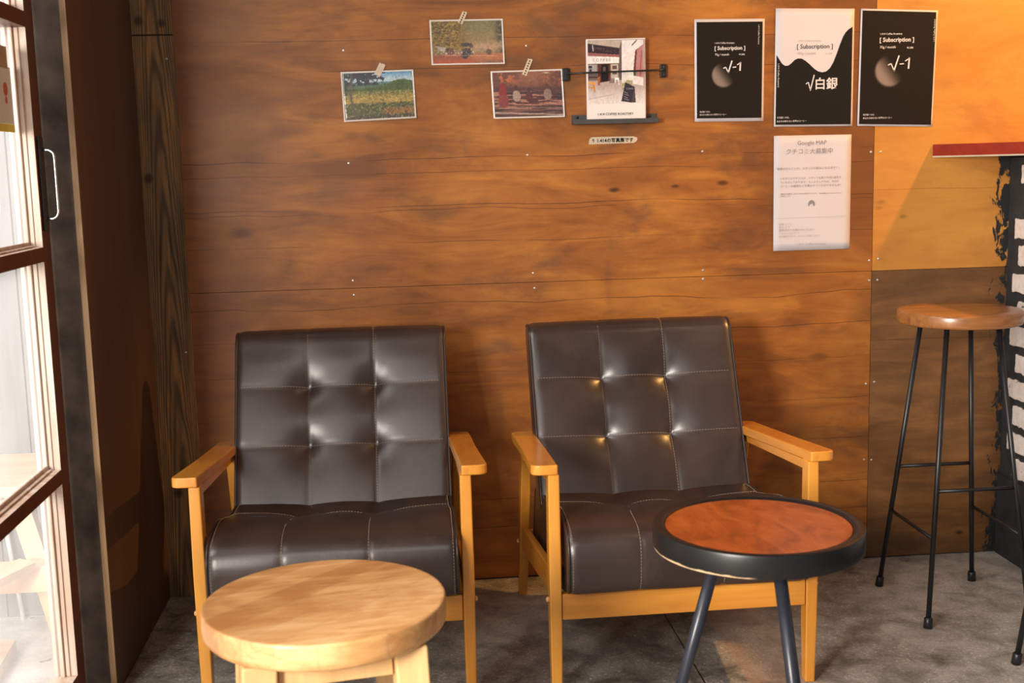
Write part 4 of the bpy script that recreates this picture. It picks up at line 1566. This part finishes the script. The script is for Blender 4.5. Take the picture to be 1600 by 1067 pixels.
for k in range(3):
    a = math.radians(44 + 120 * k)
    u = Vector((math.cos(a), math.sin(a), 0))
    bm = bmesh.new()
    p0, p1 = u * .065 + Vector((0, 0, 0.4375)), u * .180 + Vector((0, 0, .012))
    tube(bm, [p0, p1], .0108, 20)
    lg = obj('leg', bm, M_legblue, tb, smooth=True)
    bm = bmesh.new()
    tube(bm, [p1 + Vector((0, 0, .012)) - u * .003, u * .183], .0125, 16)
    obj('rubber_foot', bm, M_black, lg, smooth=True)

# ------------------------------------------------------------------ bar stools


def bar_stool(cx, cy, rz, label):
    r = empty('bar_stool', (cx, cy, 0), rz)
    tag(r, label, 'bar stool', 'tall bar stools by the counter')
    bm = bmesh.new()
    lathe(bm, [(.10, .702), (.137, .702), (.142, .704), (.1435, .709), (.1435, .728), (.142, .732), (.138, .7345), (.10, .735), (.05, .735)], 80)
    obj('seat', bm, M_barseat, r, smooth=True)
    T = {}
    for sx in (-1, 1):
        for sy in (-1, 1):
            a = Vector((sx * .063, sy * .070, .702)); b = Vector((sx * .124, sy * .145, .010))
            T[sx, sy] = (a, b)
            bm = bmesh.new(); tube(bm, [a, b], .0062, 14)
            lg = obj('leg', bm, M_black, r, smooth=True)
            bm = bmesh.new()
            d = (b - a).normalized()
            tube(bm, [b - d * .016, b - d * .014, b + d * .0098 - Vector((0, 0, .0))], [.0075, .0098, .0105], 14)
            obj('rubber_foot', bm, M_black, lg, smooth=True)

    def on(k, z):
        a, b = T[k]; t = (a.z - z) / (a.z - b.z); return a.lerp(b, t)
    for ka, kb, z in (((-1, 1), (1, 1), .325), ((-1, -1), (1, -1), .320), ((-1, 1), (-1, -1), .208), ((1, 1), (1, -1), .208)):
        bm = bmesh.new(); tube(bm, [on(ka, z), on(kb, z)], .0044, 10)
        obj('stretcher', bm, M_black, r, smooth=True)
    return r


bar_stool(1.174, -.356, 0, 'bar stool with round wooden seat and black rod legs, nearest the brick half wall')
bar_stool(1.274, -.868, 0, 'bar stool of which one black leg shows at the right edge of the photo')

# ------------------------------------------------------------------ counter over the half wall
bm = bmesh.new()
a42 = math.radians(46)
c0 = Vector((1.2575, -.0012))
P = [(c0.x, c0.y), (c0.x + .275 * math.cos(a42), c0.y - .275 * math.sin(a42)), (1.45, -1.6), (1.90, -1.6), (1.90, -.0012)]
zt_, zb_ = 1.1275, 1.0935
loft(bm, [[(a, b, zb_) for a, b in P], [(a, b, zb_ + .004) for a, b in P], [(a, b, zt_) for a, b in P]])
bmesh.ops.recalc_face_normals(bm, faces=bm.faces[:])
for f in bm.faces:
    f.normal_update()
    if f.normal.z < -.5 or (abs(f.normal.z) < .5 and f.calc_center_median().z < zb_ + .003): f.material_index = 1
ct = obj('counter_top', bm, [M_counter, M_under])
tag(ct, 'red-stained wooden counter board resting on the brick half wall', 'counter')

# ------------------------------------------------------------------ the yard seen through the door glass
bm = bmesh.new()
x = -3.4
while x < -.96:
    box(bm, x, min(x + .088, -.94), -.03, -.012, -.02, 2.3)
    x += .092
box(bm, -3.4, -.94, -.0118, .02, -.02, 2.3)
structure('wall_outside', bm, M_outwall)
bm = bmesh.new()
bn = empty('outdoor_bench', (-1.32, -.24, 0))
tag(bn, 'pale timber bench with a slanted leg, standing in the bright yard outside the door', 'bench')
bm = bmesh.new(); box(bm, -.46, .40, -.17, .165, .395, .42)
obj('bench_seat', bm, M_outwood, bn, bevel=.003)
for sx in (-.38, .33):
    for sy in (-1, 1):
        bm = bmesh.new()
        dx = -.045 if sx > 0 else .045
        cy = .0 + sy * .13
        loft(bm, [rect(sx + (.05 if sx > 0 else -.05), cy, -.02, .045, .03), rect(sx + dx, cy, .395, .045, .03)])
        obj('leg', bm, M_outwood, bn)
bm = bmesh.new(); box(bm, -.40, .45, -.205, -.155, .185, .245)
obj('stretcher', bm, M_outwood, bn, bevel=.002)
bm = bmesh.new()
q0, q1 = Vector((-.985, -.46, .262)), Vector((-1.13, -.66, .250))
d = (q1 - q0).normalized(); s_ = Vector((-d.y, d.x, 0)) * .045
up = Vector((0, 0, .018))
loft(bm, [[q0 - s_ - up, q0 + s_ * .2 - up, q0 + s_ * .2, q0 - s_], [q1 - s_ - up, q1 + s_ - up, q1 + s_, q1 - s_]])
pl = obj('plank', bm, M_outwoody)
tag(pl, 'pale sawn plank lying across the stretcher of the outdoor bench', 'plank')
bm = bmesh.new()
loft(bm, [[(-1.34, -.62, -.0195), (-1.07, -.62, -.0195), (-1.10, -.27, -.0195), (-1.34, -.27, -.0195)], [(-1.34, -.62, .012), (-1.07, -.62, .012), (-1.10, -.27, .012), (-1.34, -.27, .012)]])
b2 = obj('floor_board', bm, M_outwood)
tag(b2, 'short pale board lying flat on the bright ground outside the door', 'board')
bm = bmesh.new(); tube(bm, [(-1.150, -.052, -.02), (-1.190, -.052, .385)], .006, 12)
pp_ = obj('drain_pipe', bm, M_pipe, smooth=True)
tag(pp_, 'thin white pipe standing against the grey cladding outside the door', 'pipe')
